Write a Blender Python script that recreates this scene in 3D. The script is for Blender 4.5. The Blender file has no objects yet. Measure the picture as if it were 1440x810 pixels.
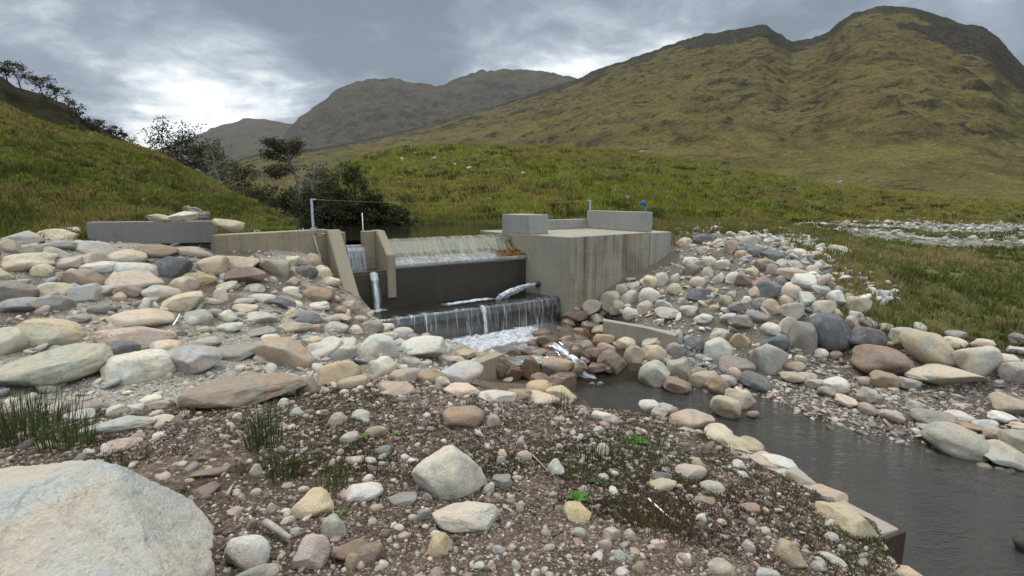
import bpy, math, random
import numpy as np
from mathutils import Vector
random.seed(7); RNG = np.random.default_rng(11)
SC = bpy.context.scene; COL = SC.collection
# ------------------------------------------------------------------ camera model (also used to turn points of the photograph into places)
F, HOR, CZ = 760.0, 278.0, 3.2
PIT = math.atan((405-HOR)/F); CP, SP = math.cos(PIT), math.sin(PIT)
def ray(px, py):
    a = (px-720)/F; b = (py-405)/F
    return np.array([a, CP-b*SP, -(b*CP+SP)])
def atz(px, py, z):
    d = ray(px, py); t = (z-CZ)/d[2]; return np.array([0, 0, CZ])+d*t
def aty(px, py, y):
    d = ray(px, py); return np.array([0, 0, CZ])+d*(y/d[1])
def pix(p):
    x, y, z = p[0], p[1], p[2]-CZ
    dep = y*CP-z*SP; up = y*SP+z*CP
    return 720+F*x/dep, 405-F*up/dep
# ------------------------------------------------------------------ noise
def _h(ix, iy, iz, s):
    n = (ix*374761393+iy*668265263+iz*2147483647+s*974711) & 0xFFFFFFFF
    n = ((n ^ (n >> 13))*1274126177) & 0xFFFFFFFF
    n = (n ^ (n >> 16)) & 0xFFFF
    return n.astype(np.float64)/32767.5-1.0
def vnoise(x, y, z, s=0):
    x = np.asarray(x, float); y = np.asarray(y, float)+np.zeros_like(x); z = np.asarray(z, float)+np.zeros_like(x)
    ix, iy, iz = np.floor(x).astype(np.int64), np.floor(y).astype(np.int64), np.floor(z).astype(np.int64)
    fx, fy, fz = x-ix, y-iy, z-iz
    fx = fx*fx*fx*(fx*(fx*6-15)+10); fy = fy*fy*fy*(fy*(fy*6-15)+10); fz = fz*fz*fz*(fz*(fz*6-15)+10)
    def L(a, b, t): return a+(b-a)*t
    return L(L(L(_h(ix,iy,iz,s), _h(ix+1,iy,iz,s), fx), L(_h(ix,iy+1,iz,s), _h(ix+1,iy+1,iz,s), fx), fy),
             L(L(_h(ix,iy,iz+1,s), _h(ix+1,iy,iz+1,s), fx), L(_h(ix,iy+1,iz+1,s), _h(ix+1,iy+1,iz+1,s), fx), fy), fz)
def fbm(x, y, z=0.0, o=4, s=0, g=.5):
    r = 0; a = 1.0; f = 1.0; t = 0
    for i in range(o):
        r = r+a*vnoise(np.asarray(x)*f+i*17.3, np.asarray(y)*f+i*9.1, np.asarray(z)*f+i*5.7, s+i); t += a; a *= g; f *= 2.03
    return r/t
def ridged(x, y, o=4, s=0):
    r = 0; a = 1.0; f = 1.0; t = 0
    for i in range(o):
        r = r+a*(1-2*np.abs(vnoise(x*f+i*7.7, y*f+i*3.3, i*2.2, s+i))); t += a; a *= .5; f *= 2.1
    return r/t
def sstep(a, b, x):
    t = np.clip((x-a)/(b-a), 0, 1); return t*t*(3-2*t)
# ------------------------------------------------------------------ mesh helpers
def npmesh(name, V, Fc, mat, colors=None, smooth=True, extra=None):
    """V (n,3); Fc (m,k) int array, or a list of such arrays; colors (n,3) -> point attribute Col"""
    if not isinstance(Fc, list): Fc = [Fc]
    V = np.asarray(V, np.float32)
    me = bpy.data.meshes.new(name)
    me.vertices.add(len(V)); me.vertices.foreach_set('co', V.ravel())
    loops = np.concatenate([f.ravel() for f in Fc]).astype(np.int32)
    tot = np.concatenate([np.full(len(f), f.shape[1], np.int32) for f in Fc])
    st = np.concatenate([[0], np.cumsum(tot)[:-1]]).astype(np.int32)
    me.loops.add(len(loops)); me.loops.foreach_set('vertex_index', loops)
    me.polygons.add(len(tot)); me.polygons.foreach_set('loop_start', st); me.polygons.foreach_set('loop_total', tot)
    me.polygons.foreach_set('use_smooth', np.full(len(tot), smooth, bool))
    me.update(calc_edges=True)
    if colors is not None:
        c = np.ones((len(V), 4), np.float32); c[:, :3] = colors
        at = me.attributes.new('Col', 'FLOAT_COLOR', 'POINT'); at.data.foreach_set('color', c.ravel())
    for k, v in (extra or {}).items():
        at = me.attributes.new(k, 'FLOAT', 'POINT'); at.data.foreach_set('value', np.asarray(v, np.float32))
    me.materials.append(mat)
    return me
def link(name, me, parent=None, loc=None):
    o = bpy.data.objects.new(name, me); COL.objects.link(o)
    if parent is not None:
        o.parent = parent
        o.location = -np.array(parent.location) if loc is None else loc
    elif loc is not None: o.location = loc
    return o
def tag(o, label, cat, group=None):
    o['label'] = label; o['category'] = cat
    if group: o['group'] = group
    return o
def struct(o): o['kind'] = 'structure'; return o
def stuff(o, label=None, cat=None):
    o['kind'] = 'stuff'
    if label: o['label'] = label
    if cat: o['category'] = cat
    return o
def empty(name, loc, label, cat, group=None):
    o = bpy.data.objects.new(name, None); COL.objects.link(o); o.location = [float(v) for v in loc]
    return tag(o, label, cat, group)
def grid_faces(nr, nc):
    i = np.arange(nr-1)[:, None]*nc+np.arange(nc-1)[None, :]
    return np.stack([i, i+1, i+nc+1, i+nc], -1).reshape(-1, 4)
def prism(name, plan, z0, z1, mat, parent=None, bevel=.02, jitter=0.0):
    """plan: list of (x,y); z0, z1 scalars or one value per corner"""
    import bmesh
    n = len(plan); z0 = [z0]*n if np.isscalar(z0) else z0; z1 = [z1]*n if np.isscalar(z1) else z1
    ar = sum(plan[i][0]*plan[(i+1)%n][1]-plan[(i+1)%n][0]*plan[i][1] for i in range(n))
    idx = list(range(n)) if ar > 0 else list(range(n))[::-1]
    bm = bmesh.new()
    b = [bm.verts.new((plan[i][0], plan[i][1], z0[i])) for i in idx]; t = [bm.verts.new((plan[i][0], plan[i][1], z1[i])) for i in idx]
    bm.faces.new(b[::-1]); bm.faces.new(t)
    for i in range(n): bm.faces.new((b[i], b[(i+1)%n], t[(i+1)%n], t[i]))
    if bevel: bmesh.ops.bevel(bm, geom=list(bm.edges), offset=bevel, segments=2, profile=.6, affect='EDGES', clamp_overlap=True)
    me = bpy.data.meshes.new(name); bm.to_mesh(me); bm.free(); me.materials.append(mat)
    return link(name, me, parent)
def tube_np(pts, rad, k=7):
    pts = np.asarray(pts, float); n = len(pts); rad = np.broadcast_to(np.asarray(rad, float), (n,))
    V = []
    for i in range(n):
        d = pts[min(i+1, n-1)]-pts[max(i-1, 0)]; d = d/(np.linalg.norm(d)+1e-9)
        a = np.cross(d, [0, 0, 1.0]) if abs(d[2]) < .95 else np.cross(d, [1.0, 0, 0]); a /= np.linalg.norm(a); b = np.cross(d, a)
        th = np.arange(k)*2*math.pi/k
        V.append(pts[i]+rad[i]*(np.cos(th)[:, None]*a+np.sin(th)[:, None]*b))
    V = np.concatenate(V)
    i = np.arange(n-1)[:, None]*k+np.arange(k)[None, :]; j = np.arange(n-1)[:, None]*k+((np.arange(k)+1)%k)[None, :]
    Fq = np.stack([i, j, j+k, i+k], -1).reshape(-1, 4)
    V = np.concatenate([V, pts[:1], pts[-1:]]); c0, c1 = n*k, n*k+1
    a = np.arange(k); b = (a+1) % k
    Ft = np.concatenate([np.stack([b, a, np.full(k, c0)], -1), np.stack([a+(n-1)*k, b+(n-1)*k, np.full(k, c1)], -1)])
    return V, Fq, Ft
class MB:
    def __init__(s): s.V = []; s.Q = []; s.T = []; s.n = 0; s.C = []
    def add(s, V, Q=None, T=None, col=None):
        s.V.append(V)
        if Q is not None and len(Q): s.Q.append(Q+s.n)
        if T is not None and len(T): s.T.append(T+s.n)
        if col is not None: s.C.append(np.broadcast_to(np.asarray(col, float), (len(V), 3)))
        s.n += len(V)
    def tube(s, pts, rad, k=7, col=None):
        V, Q, T = tube_np(pts, rad, k); s.add(V, Q, T, col)
    def mesh(s, name, mat, smooth=True):
        f = []
        if s.Q: f.append(np.concatenate(s.Q))
        if s.T: f.append(np.concatenate(s.T))
        return npmesh(name, np.concatenate(s.V), f, mat, np.concatenate(s.C) if s.C else None, smooth)
# ------------------------------------------------------------------ material helpers
class NT:
    def __init__(s, name):
        s.m = bpy.data.materials.new(name); s.m.use_nodes = True; s.t = s.m.node_tree
        s.t.nodes.clear(); s.out = s.n('ShaderNodeOutputMaterial')
    def n(s, kind, ins=None, **kw):
        d = s.t.nodes.new(kind)
        for k, v in kw.items(): setattr(d, k, v)
        for k, v in (ins or {}).items(): s.set(d, k, v)
        return d
    def set(s, d, k, v):
        i = d.inputs[k]
        if isinstance(v, bpy.types.NodeSocket): s.t.links.new(v, i)
        elif isinstance(v, bpy.types.Node): s.t.links.new(v.outputs[0], i)
        else:
            if isinstance(v, (tuple, list)) and len(v) == 3 and i.type == 'RGBA': v = (*v, 1)
            i.default_value = v
    def noise(s, vec, scale, detail=4, rough=.55, dist=0.0):
        return s.n('ShaderNodeTexNoise', {'Vector': vec, 'Scale': scale, 'Detail': detail, 'Roughness': rough, 'Distortion': dist}).outputs['Fac']
    def ramp(s, fac, stops, interp='LINEAR'):
        d = s.n('ShaderNodeValToRGB', {'Fac': fac}); cr = d.color_ramp; cr.interpolation = interp
        while len(cr.elements) < len(stops): cr.elements.new(.5)
        for e, (p, c) in zip(cr.elements, stops):
            e.position = p; e.color = (c, c, c, 1) if np.isscalar(c) else (*c, 1)
        return d.outputs['Color']
    def mix(s, fac, a, b, mode='MIX'):
        d = s.n('ShaderNodeMix', data_type='RGBA', blend_type=mode); s.set(d, 0, fac); s.set(d, 6, a); s.set(d, 7, b); return d.outputs[2]
    def math(s, op, a, b=0.0, c=None, clamp=False):
        d = s.n('ShaderNodeMath', operation=op, use_clamp=clamp); s.set(d, 0, a); s.set(d, 1, b)
        if c is not None: s.set(d, 2, c)
        return d.outputs[0]
    def mapr(s, v, a, b, c=0.0, d=1.0): return s.n('ShaderNodeMapRange', {0: v, 1: a, 2: b, 3: c, 4: d}, clamp=True).outputs[0]
    def scale(s, vec, xyz): return s.n('ShaderNodeMapping', {'Vector': vec, 'Scale': xyz}).outputs[0]
    def bump(s, h, strength=.5, dist=.02, normal=None):
        d = s.n('ShaderNodeBump', {'Height': h, 'Strength': strength, 'Distance': dist})
        if normal is not None: s.set(d, 'Normal', normal)
        return d.outputs[0]
    def principled(s, col, rough=.8, normal=None, spec=.3, **kw):
        d = s.n('ShaderNodeBsdfPrincipled', {'Base Color': col, 'Roughness': rough, 'Specular IOR Level': spec})
        if normal is not None: s.set(d, 'Normal', normal)
        for k, v in kw.items(): s.set(d, k, v)
        return d.outputs[0]
    def finish(s, sh): s.t.links.new(sh, s.out.inputs[0]); return s.m
    def objc(s): return s.n('ShaderNodeTexCoord').outputs['Object']
    def pos(s): return s.n('ShaderNodeNewGeometry').outputs['Position']
    def attr(s, a='Col'): return s.n('ShaderNodeAttribute', attribute_name=a)

def mat_rock(name, wet=False):
    t = NT(name); oi = t.n('ShaderNodeObjectInfo')
    off = t.n('ShaderNodeVectorMath', {0: t.n('ShaderNodeCombineXYZ', {0: oi.outputs['Random'], 1: t.math('MULTIPLY', oi.outputs['Random'], 3.7), 2: t.math('MULTIPLY', oi.outputs['Random'], 7.1)}).outputs[0], 1: (60, 60, 60)}, operation='MULTIPLY').outputs[0]
    v = t.n('ShaderNodeVectorMath', {0: t.objc(), 1: off}, operation='ADD').outputs[0]
    base = oi.outputs['Color']
    n1 = t.noise(v, 3.0, 5, .6, .6); n2 = t.noise(v, 14, 6, .65); n3 = t.noise(v, 75, 4, .7); n4 = t.noise(v, 260, 2, .6)
    warm = t.mix(1.0, base, (1.10, .97, .84), 'MULTIPLY'); cool = t.mix(1.0, base, (.93, .98, .99), 'MULTIPLY')
    c = t.mix(t.mapr(n1, .36, .62), cool, warm)
    dark = t.mix(1.0, c, (.50, .48, .46), 'MULTIPLY')
    c = t.mix(t.mapr(n2, .50, .80, 0, .75), c, dark)
    band = t.n('ShaderNodeTexWave', {'Vector': v, 'Scale': 1.7, 'Distortion': 12.0, 'Detail': 3.0, 'Detail Scale': 1.4}).outputs['Fac']
    rb = t.mapr(oi.outputs['Random'], .70, .95)
    c = t.mix(t.math('MULTIPLY', t.mapr(band, .50, .95, 0, .35), rb), c, dark)
    light = t.mix(1.0, c, (1.35, 1.35, 1.32), 'MULTIPLY')
    c = t.mix(t.mapr(n3, .50, .72, 0, .8), c, light)
    c = t.mix(t.mapr(n4, .56, .74, 0, .55), c, dark)
    patch = t.noise(v, 6.5, 4, .6, .8)
    c = t.mix(t.mapr(patch, .54, .66, 0, .45), c, t.mix(.5, c, (.36, .35, .32)))
    cell = t.n('ShaderNodeTexVoronoi', {'Vector': v, 'Scale': 38.0}).outputs['Distance']
    h = t.math('ADD', t.math('MULTIPLY', n2, .9), t.math('MULTIPLY', n3, .45))
    h = t.math('ADD', h, t.math('MULTIPLY', n4, .16)); h = t.math('ADD', h, t.mapr(cell, 0, .25, -.22, 0))
    nb = t.bump(h, .75 if not wet else .45, .03)
    r = t.mapr(n2, .3, .7, .62, .9) if not wet else t.mapr(n2, .3, .7, .12, .4)
    return t.finish(t.principled(c, r, nb, .25 if not wet else .5))
def mat_col(name, rough=.9, spec=.15, bump=0.0, bscale=40, vary=.25, trans=0.0):
    t = NT(name); a = t.attr().outputs['Color']; p = t.pos()
    n = t.noise(p, bscale, 4, .6)
    c = t.mix(1.0, a, t.ramp(n, [(.25, 1-vary), (.75, 1+vary)]), 'MULTIPLY')
    sh = t.principled(c, rough, t.bump(n, bump, .02) if bump else None, spec)
    if trans:
        tr = t.n('ShaderNodeBsdfTranslucent', {'Color': c}).outputs[0]
        sh = t.n('ShaderNodeMixShader', {0: trans, 1: sh, 2: tr}).outputs[0]
    return t.finish(sh)
def mat_concrete(name, col, streak=.5, stain=(.10, .075, .05), dark=0.0, face=None):
    t = NT(name); p = t.pos(); oi = t.n('ShaderNodeObjectInfo')
    n1 = t.noise(p, 1.3, 5, .6); n2 = t.noise(p, 9, 5, .65); n3 = t.noise(p, 60, 4, .65)
    vs = t.math('ADD', t.math('MULTIPLY', t.noise(t.scale(p, (4.2, 4.2, .16)), 1.0, 6, .68, .35), .7), t.math('MULTIPLY', t.noise(p, .9, 4, .6), .3))
    c = t.mix(t.mapr(n1, .3, .7), t.mix(1.0, col, (.86, .88, .90), 'MULTIPLY'), t.mix(1.0, col, (1.1, 1.06, 1.0), 'MULTIPLY'))
    c = t.mix(t.mapr(n2, .45, .8, 0, .35), c, t.mix(1.0, col, (.62, .6, .56), 'MULTIPLY'))
    geo = t.n('ShaderNodeNewGeometry'); nz = t.n('ShaderNodeSeparateXYZ', {0: geo.outputs['Normal']}).outputs[2]
    vert = t.mapr(t.math('ABSOLUTE', nz), .2, .6, 1, 0)
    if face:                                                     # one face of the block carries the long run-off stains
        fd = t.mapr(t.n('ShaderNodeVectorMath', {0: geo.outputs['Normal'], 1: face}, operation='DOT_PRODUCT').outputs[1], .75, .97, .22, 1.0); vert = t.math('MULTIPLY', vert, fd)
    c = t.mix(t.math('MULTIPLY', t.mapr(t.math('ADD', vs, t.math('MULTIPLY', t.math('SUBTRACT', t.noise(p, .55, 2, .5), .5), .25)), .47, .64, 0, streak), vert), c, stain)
    vs2 = t.noise(t.scale(p, (14, 14, .5)), 1.0, 4, .6, .5)
    c = t.mix(t.math('MULTIPLY', t.mapr(vs2, .55, .8, 0, streak*.3), vert), c, t.mix(1.0, col, (1.3, 1.25, 1.15), 'MULTIPLY'))
    c = t.mix(t.mapr(n3, .55, .75, 0, .3), c, t.mix(1.0, c, (.6, .6, .6), 'MULTIPLY'))
    if dark: c = t.mix(dark, c, (.018, .014, .010))
    sp = t.n('ShaderNodeSeparateXYZ', {0: p}); al = t.math('ADD', t.math('MULTIPLY', sp.outputs[0], .80), t.math('MULTIPLY', sp.outputs[1], .60))
    def lines(x, per, w): return t.mapr(t.math('ABSOLUTE', t.math('SUBTRACT', t.math('FRACT', t.math('DIVIDE', t.math('ADD', x, .37), per)), .5)), 0, w/per, 1, 0)
    jn = t.math('MULTIPLY', t.math('MAXIMUM', lines(sp.outputs[2], .61, .012), t.math('MULTIPLY', lines(al, 1.22, .012), .8)), vert)
    c = t.mix(t.math('MULTIPLY', jn, t.mapr(n2, .35, .65, .15, .6)), c, t.mix(1.0, c, (.55, .52, .5), 'MULTIPLY'))
    c = t.mix(t.mapr(t.noise(p, 2.6, 5, .7, .5), .52, .72, 0, .5), c, t.mix(1.0, c, (.66, .63, .58), 'MULTIPLY'))
    pits = t.n('ShaderNodeTexVoronoi', {'Vector': p, 'Scale': 22.0}).outputs['Distance']
    h = t.math('ADD', t.math('MULTIPLY', n3, .4), t.mapr(pits, 0, .12, -.5, 0))
    h = t.math('ADD', h, t.math('MULTIPLY', vs2, .15)); h = t.math('SUBTRACT', h, t.math('MULTIPLY', jn, .8))
    return t.finish(t.principled(c, .85 if not dark else .35, t.bump(h, .35, .01), .25 if not dark else .45))
def mat_plain(name, col, rough=.6, metal=0.0, vary=.2, scale=30):
    t = NT(name); p = t.objc(); n = t.noise(p, scale, 4, .6)
    c = t.mix(1.0, col, t.ramp(n, [(.3, 1-vary), (.7, 1+vary)]), 'MULTIPLY')
    return t.finish(t.principled(c, rough, t.bump(n, .2, .005), .4, Metallic=metal))
M = {}
M['rock'] = mat_rock('river_rock'); M['wet'] = mat_rock('wet_rock', True)
M['gravel'] = mat_col('gravel_mix', .85, .2, .5, 60, .3)
M['gravelwet'] = mat_col('wet_gravel', .45, .4, .5, 60, .3)
M['grass'] = mat_col('grass_blades', .8, .12, 0, 3, .25, .3)
M['leaf'] = mat_col('tree_leaves', .8, .12, 0, 2, .25, .25)
M['bark'] = mat_plain('bark', (.075, .065, .055), .9, 0, .4, 8)
M['barkpale'] = mat_plain('pale_bark', (.20, .18, .16), .9, 0, .4, 8)
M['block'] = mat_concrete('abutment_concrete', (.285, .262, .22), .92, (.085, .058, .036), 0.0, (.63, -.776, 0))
M['blockgrey'] = mat_concrete('upstand_concrete', (.285, .29, .27), .25, (.17, .165, .145))
M['tan'] = mat_concrete('tan_concrete', (.265, .232, .175), .5, (.16, .115, .07))
M['grey'] = mat_concrete('grey_concrete', (.175, .178, .17), .3, (.17, .165, .15))
M['dark'] = mat_concrete('wet_concrete', (.06, .05, .038), .5, (.02, .016, .012), .35)
M['steel'] = mat_plain('galvanised_steel', (.42, .46, .50), .45, .6, .15)
M['blue'] = mat_plain('blue_paint', (.01, .09, .32), .5, 0, .2)
M['wood'] = mat_plain('weathered_wood', (.30, .27, .24), .9, 0, .4, 15)
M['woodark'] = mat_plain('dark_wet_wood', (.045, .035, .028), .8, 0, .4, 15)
M['rust'] = mat_plain('brown_steel_plate', (.05, .028, .022), .6, .2, .4, 12)
M['rope'] = mat_plain('frayed_rope', (.42, .38, .33), .9, 0, .3, 60)
M['white'] = mat_plain('white_painted_wood', (.75, .76, .76), .6, 0, .1)
# ------------------------------------------------------------------ the lie of the land
POOL_Z, MID_Z, BAS_Z, UP_Z = -.35, .10, .68, 2.20
CTRL = [(300,800,1.62),(100,800,1.66),(720,805,1.6),(1150,805,1.3),(1050,700,1.3),(640,700,1.52),(400,650,1.5),(200,640,1.45),(60,610,1.4),
 (640,600,1.42),(850,600,1.25),(500,560,1.38),(740,562,1.22),(950,625,1.12),(1150,720,1.12),(380,575,1.3),(250,600,1.38),(600,548,1.25),
 (1258,748,.98),(1120,672,.95),(1000,606,.9),(880,580,.9),
 (30,560,1.22),(150,560,1.18),(300,552,1.1),(420,538,1.0),(560,525,.85),(640,528,.66),(690,533,.18),(664,541,.42),(722,538,.05),
 (620,482,.48),(690,502,.42),(520,458,.68),(560,466,.56),(650,492,.40),(590,497,.68),(450,480,1.0),(250,480,1.35),(450,400,1.5),(400,362,1.98),(430,356,2.02),
 (300,400,1.75),(100,400,1.95),(50,480,1.5),(350,450,1.32),(302,358,2.12),(200,348,2.3),(120,338,2.42),(20,330,2.5),(10,400,2.0),(-80,400,2.1),(-80,330,2.7),
 (870,403,.85),(830,425,.5),(945,375,1.25),(962,325,2.15),(1000,350,1.85),(1100,350,1.85),(1000,400,1.15),(950,440,.62),(870,422,.6),
 (1050,420,1.0),(1150,400,1.35),(1200,430,.95),(1300,400,1.35),(1440,450,.95),(1350,470,.62),(1440,500,.25),(1165,497,.1),(1000,490,.02),(900,490,.0),(860,470,.05),
 (1060,552,-.32),(1130,577,-.32),(1200,600,-.32),(1310,622,-.32),(1440,652,-.32),(1250,560,-.1),(1400,570,-.05),(1540,700,-.3),(1540,600,.1),
 (1100,312,1.6),(1440,312,1.35),(1440,342,1.3),(1440,382,1.35),(1250,352,1.6),(1100,331,1.95),(1600,342,1.3),(1600,420,1.2),
 (960,308,1.95),(850,300,1.9),(600,300,1.7),(500,300,1.7),(450,306,2.0)]
PC = np.array([atz(*c) for c in CTRL])
extra = np.array([[0,.3,1.62],[-1.5,.5,1.66],[1.2,.4,1.55],[-8,1,1.6],[-8,5,1.5],[-14,9,2.9],[-12,14,3.2],[-5.2,13.6,2.3],[-3,19,2.0],[3,20,2.1],[6,17,2.2],[9,16,2.0],
  [-3.6,12.7,1.0],[1.5,8,-.1],[.6,8.5,.2],[2.5,2.0,.95],[2.6,.3,1.0]])
PC = np.concatenate([PC, extra])
def _pl(x, y):
    r = np.clip(np.hypot(x, y), 1.2, 60); th = np.clip(np.arctan2(x, np.maximum(y, .05)), -1.15, 1.15)
    return th*1.15, np.log(r)
_cu, _cv = _pl(PC[:, 0], PC[:, 1])
_K = np.hypot(_cu[:, None]-_cu[None], _cv[:, None]-_cv[None]); _n = len(PC)
_A = np.zeros((_n+1, _n+1)); _A[:_n, :_n] = -_K+np.eye(_n)*.004; _A[:_n, _n] = 1; _A[_n, :_n] = 1
_W = np.linalg.solve(_A, np.concatenate([PC[:, 2], [0]]))
def land(x, y):
    x = np.asarray(x, float).ravel(); y = np.asarray(y, float).ravel(); out = np.empty(len(x))
    for i in range(0, len(x), 50000):
        u, v = _pl(x[i:i+50000], y[i:i+50000])
        out[i:i+50000] = -np.hypot(u[:, None]-_cu[None], v[:, None]-_cv[None])@_W[:_n]+_W[_n]
    return out
def sdist(poly, x, y):
    """signed distance to a plan polygon, negative inside"""
    P = np.asarray(poly, float)[:, :2]; x = np.asarray(x, float).ravel(); y = np.asarray(y, float).ravel()
    d = np.full(len(x), 1e9); ins = np.zeros(len(x), bool)
    for i in range(len(P)):
        a, b = P[i], P[(i+1) % len(P)]; e = b-a
        t = np.clip(((x-a[0])*e[0]+(y-a[1])*e[1])/(e@e+1e-12), 0, 1)
        d = np.minimum(d, np.hypot(x-a[0]-t*e[0], y-a[1]-t*e[1]))
        c = ((a[1] > y) != (b[1] > y)) & (x < (b[0]-a[0])*(y-a[1])/(b[1]-a[1]+1e-12)+a[0]); ins ^= c
    return np.where(ins, -d, d)
# the weir's own axes: U runs left along the crest from its right end, V runs downstream
U_ = np.array([.829, .559]); V_ = np.array([.559, -.829]); ER = np.array([.385, 14.57])
def W(U, V): p = ER-U*U_+V*V_; return (float(p[0]), float(p[1]))
BA = (1.46, 13.45); BB = (4.74, 16.1)                        # near corner and far right corner of the abutment block
EDGE = [atz(1267, 745, .98), atz(1120, 672, .95), atz(1000, 606, .9)]   # top of the near bank's stone edging
E1, E2, E3 = [tuple(e[:2]) for e in EDGE]
CASC = [W(-.25, 1.2), W(4.6, 1.2)]
STREAM = [(3.1, -2.5), (2.3, .8), (2.2, 2.55), E1, E2, E3, (1.75, 6.8), (1.15, 8.8), (.35, 9.5), (-.1, 9.9), (-1.0, 10.4), W(4.5, 1.3), W(4.6, -.2), W(-.1, -.3), BA, atz(850, 452, .0)[:2], atz(905, 505, -.3)[:2],
          atz(960, 535, -.35)[:2], atz(1060, 556, -.35)[:2], atz(1130, 580, -.35)[:2], atz(1200, 604, -.35)[:2], atz(1310, 626, -.35)[:2], atz(1440, 656, -.35)[:2], atz(1600, 720, -.35)[:2], (14, -2.5)]
UPPER = [W(4.5, -.7), W(-.2, -.7), (.4, 17.5), (1.5, 20.3), (-2, 20.6), (-7, 20.0), (-9, 17), (-5.6, 14)]
def ground_z(x, y):
    x = np.asarray(x, float).ravel(); y = np.asarray(y, float).ravel()
    z = land(x, y); r = np.hypot(x, y)
    near = sstep(70, 30, r)
    z = z+near*(.035*fbm(x*1.3, y*1.3, 0, 3, 3)+.02*fbm(x*5, y*5, 0, 3, 9)*np.clip(r/6, .6, 2))
    z = z+sstep(14, 30, r)*.22*fbm(x*.35, y*.35, 0, 4, 21)
    m = r < 40
    if m.any():
        d = np.full(len(x), 9.0); d[m] = sdist(STREAM, x[m], y[m])
        ub = sstep(9.3, 10.7, y+.35*fbm(x*2, y*2, 0, 2, 8)); bed = (1-ub)*(-.62+.25*sstep(-.9, 0, d))+ub*-.02+.10*fbm(x*2, y*2, 0, 3, 5)
        f = sstep(.16, -.05, d)
        z = np.where(f > 0, z*(1-f)+np.minimum(bed, z)*f, z)
        d2 = np.full(len(x), 9.0); d2[m] = sdist(UPPER, x[m], y[m])
        f = sstep(.3, -.2, d2); z = np.where(f > 0, z*(1-f)+1.3*f, z)
    far = sstep(45, 120, r); z = z*(1-far)+1.2*far
    return z
def hit(px, py):
    """where rays through points of the photograph meet the ground: (n,3)"""
    px = np.atleast_1d(np.asarray(px, float)); py = np.atleast_1d(np.asarray(py, float)); out = np.zeros((len(px), 3))
    ts = np.exp(np.linspace(math.log(1.2), math.log(70), 420))
    for i in range(len(px)):
        d = ray(px[i], py[i]); P = np.array([0, 0, CZ])+ts[:, None]*d
        g = P[:, 2]-ground_z(P[:, 0], P[:, 1]); k = np.argmax(g < 0)
        if g[k] >= 0: k = len(ts)-1
        if k == 0: k = 1
        a, b = ts[k-1], ts[k]; ga, gb = g[k-1], g[k]; t = a+(b-a)*ga/(ga-gb+1e-9)
        out[i] = np.array([0, 0, CZ])+t*d
    return out
def zone(pxs): return hit([p[0] for p in pxs], [p[1] for p in pxs])[:, :2]
Z_LEFT = zone([(-60,345),(120,330),(300,350),(470,352),(511,434),(556,462),(668,486),(700,500),(650,535),(560,532),(420,545),(300,560),(150,572),(-60,580)])
Z_RIGHT = zone([(803,432),(870,402),(945,372),(958,318),(1090,318),(1150,345),(1180,372),(1170,415),(1165,470),(1090,500),(900,515),(850,470)])
Z_SHORE = zone([(900,505),(1060,500),(1165,480),(1300,490),(1470,510),(1560,600),(1560,720),(1440,668),(1310,632),(1200,612),(1060,565),(930,540)])
Z_FAR = zone([(1085,300),(1180,300),(1445,308),(1600,325),(1600,352),(1440,346),(1330,346),(1200,334),(1130,318)])
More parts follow.
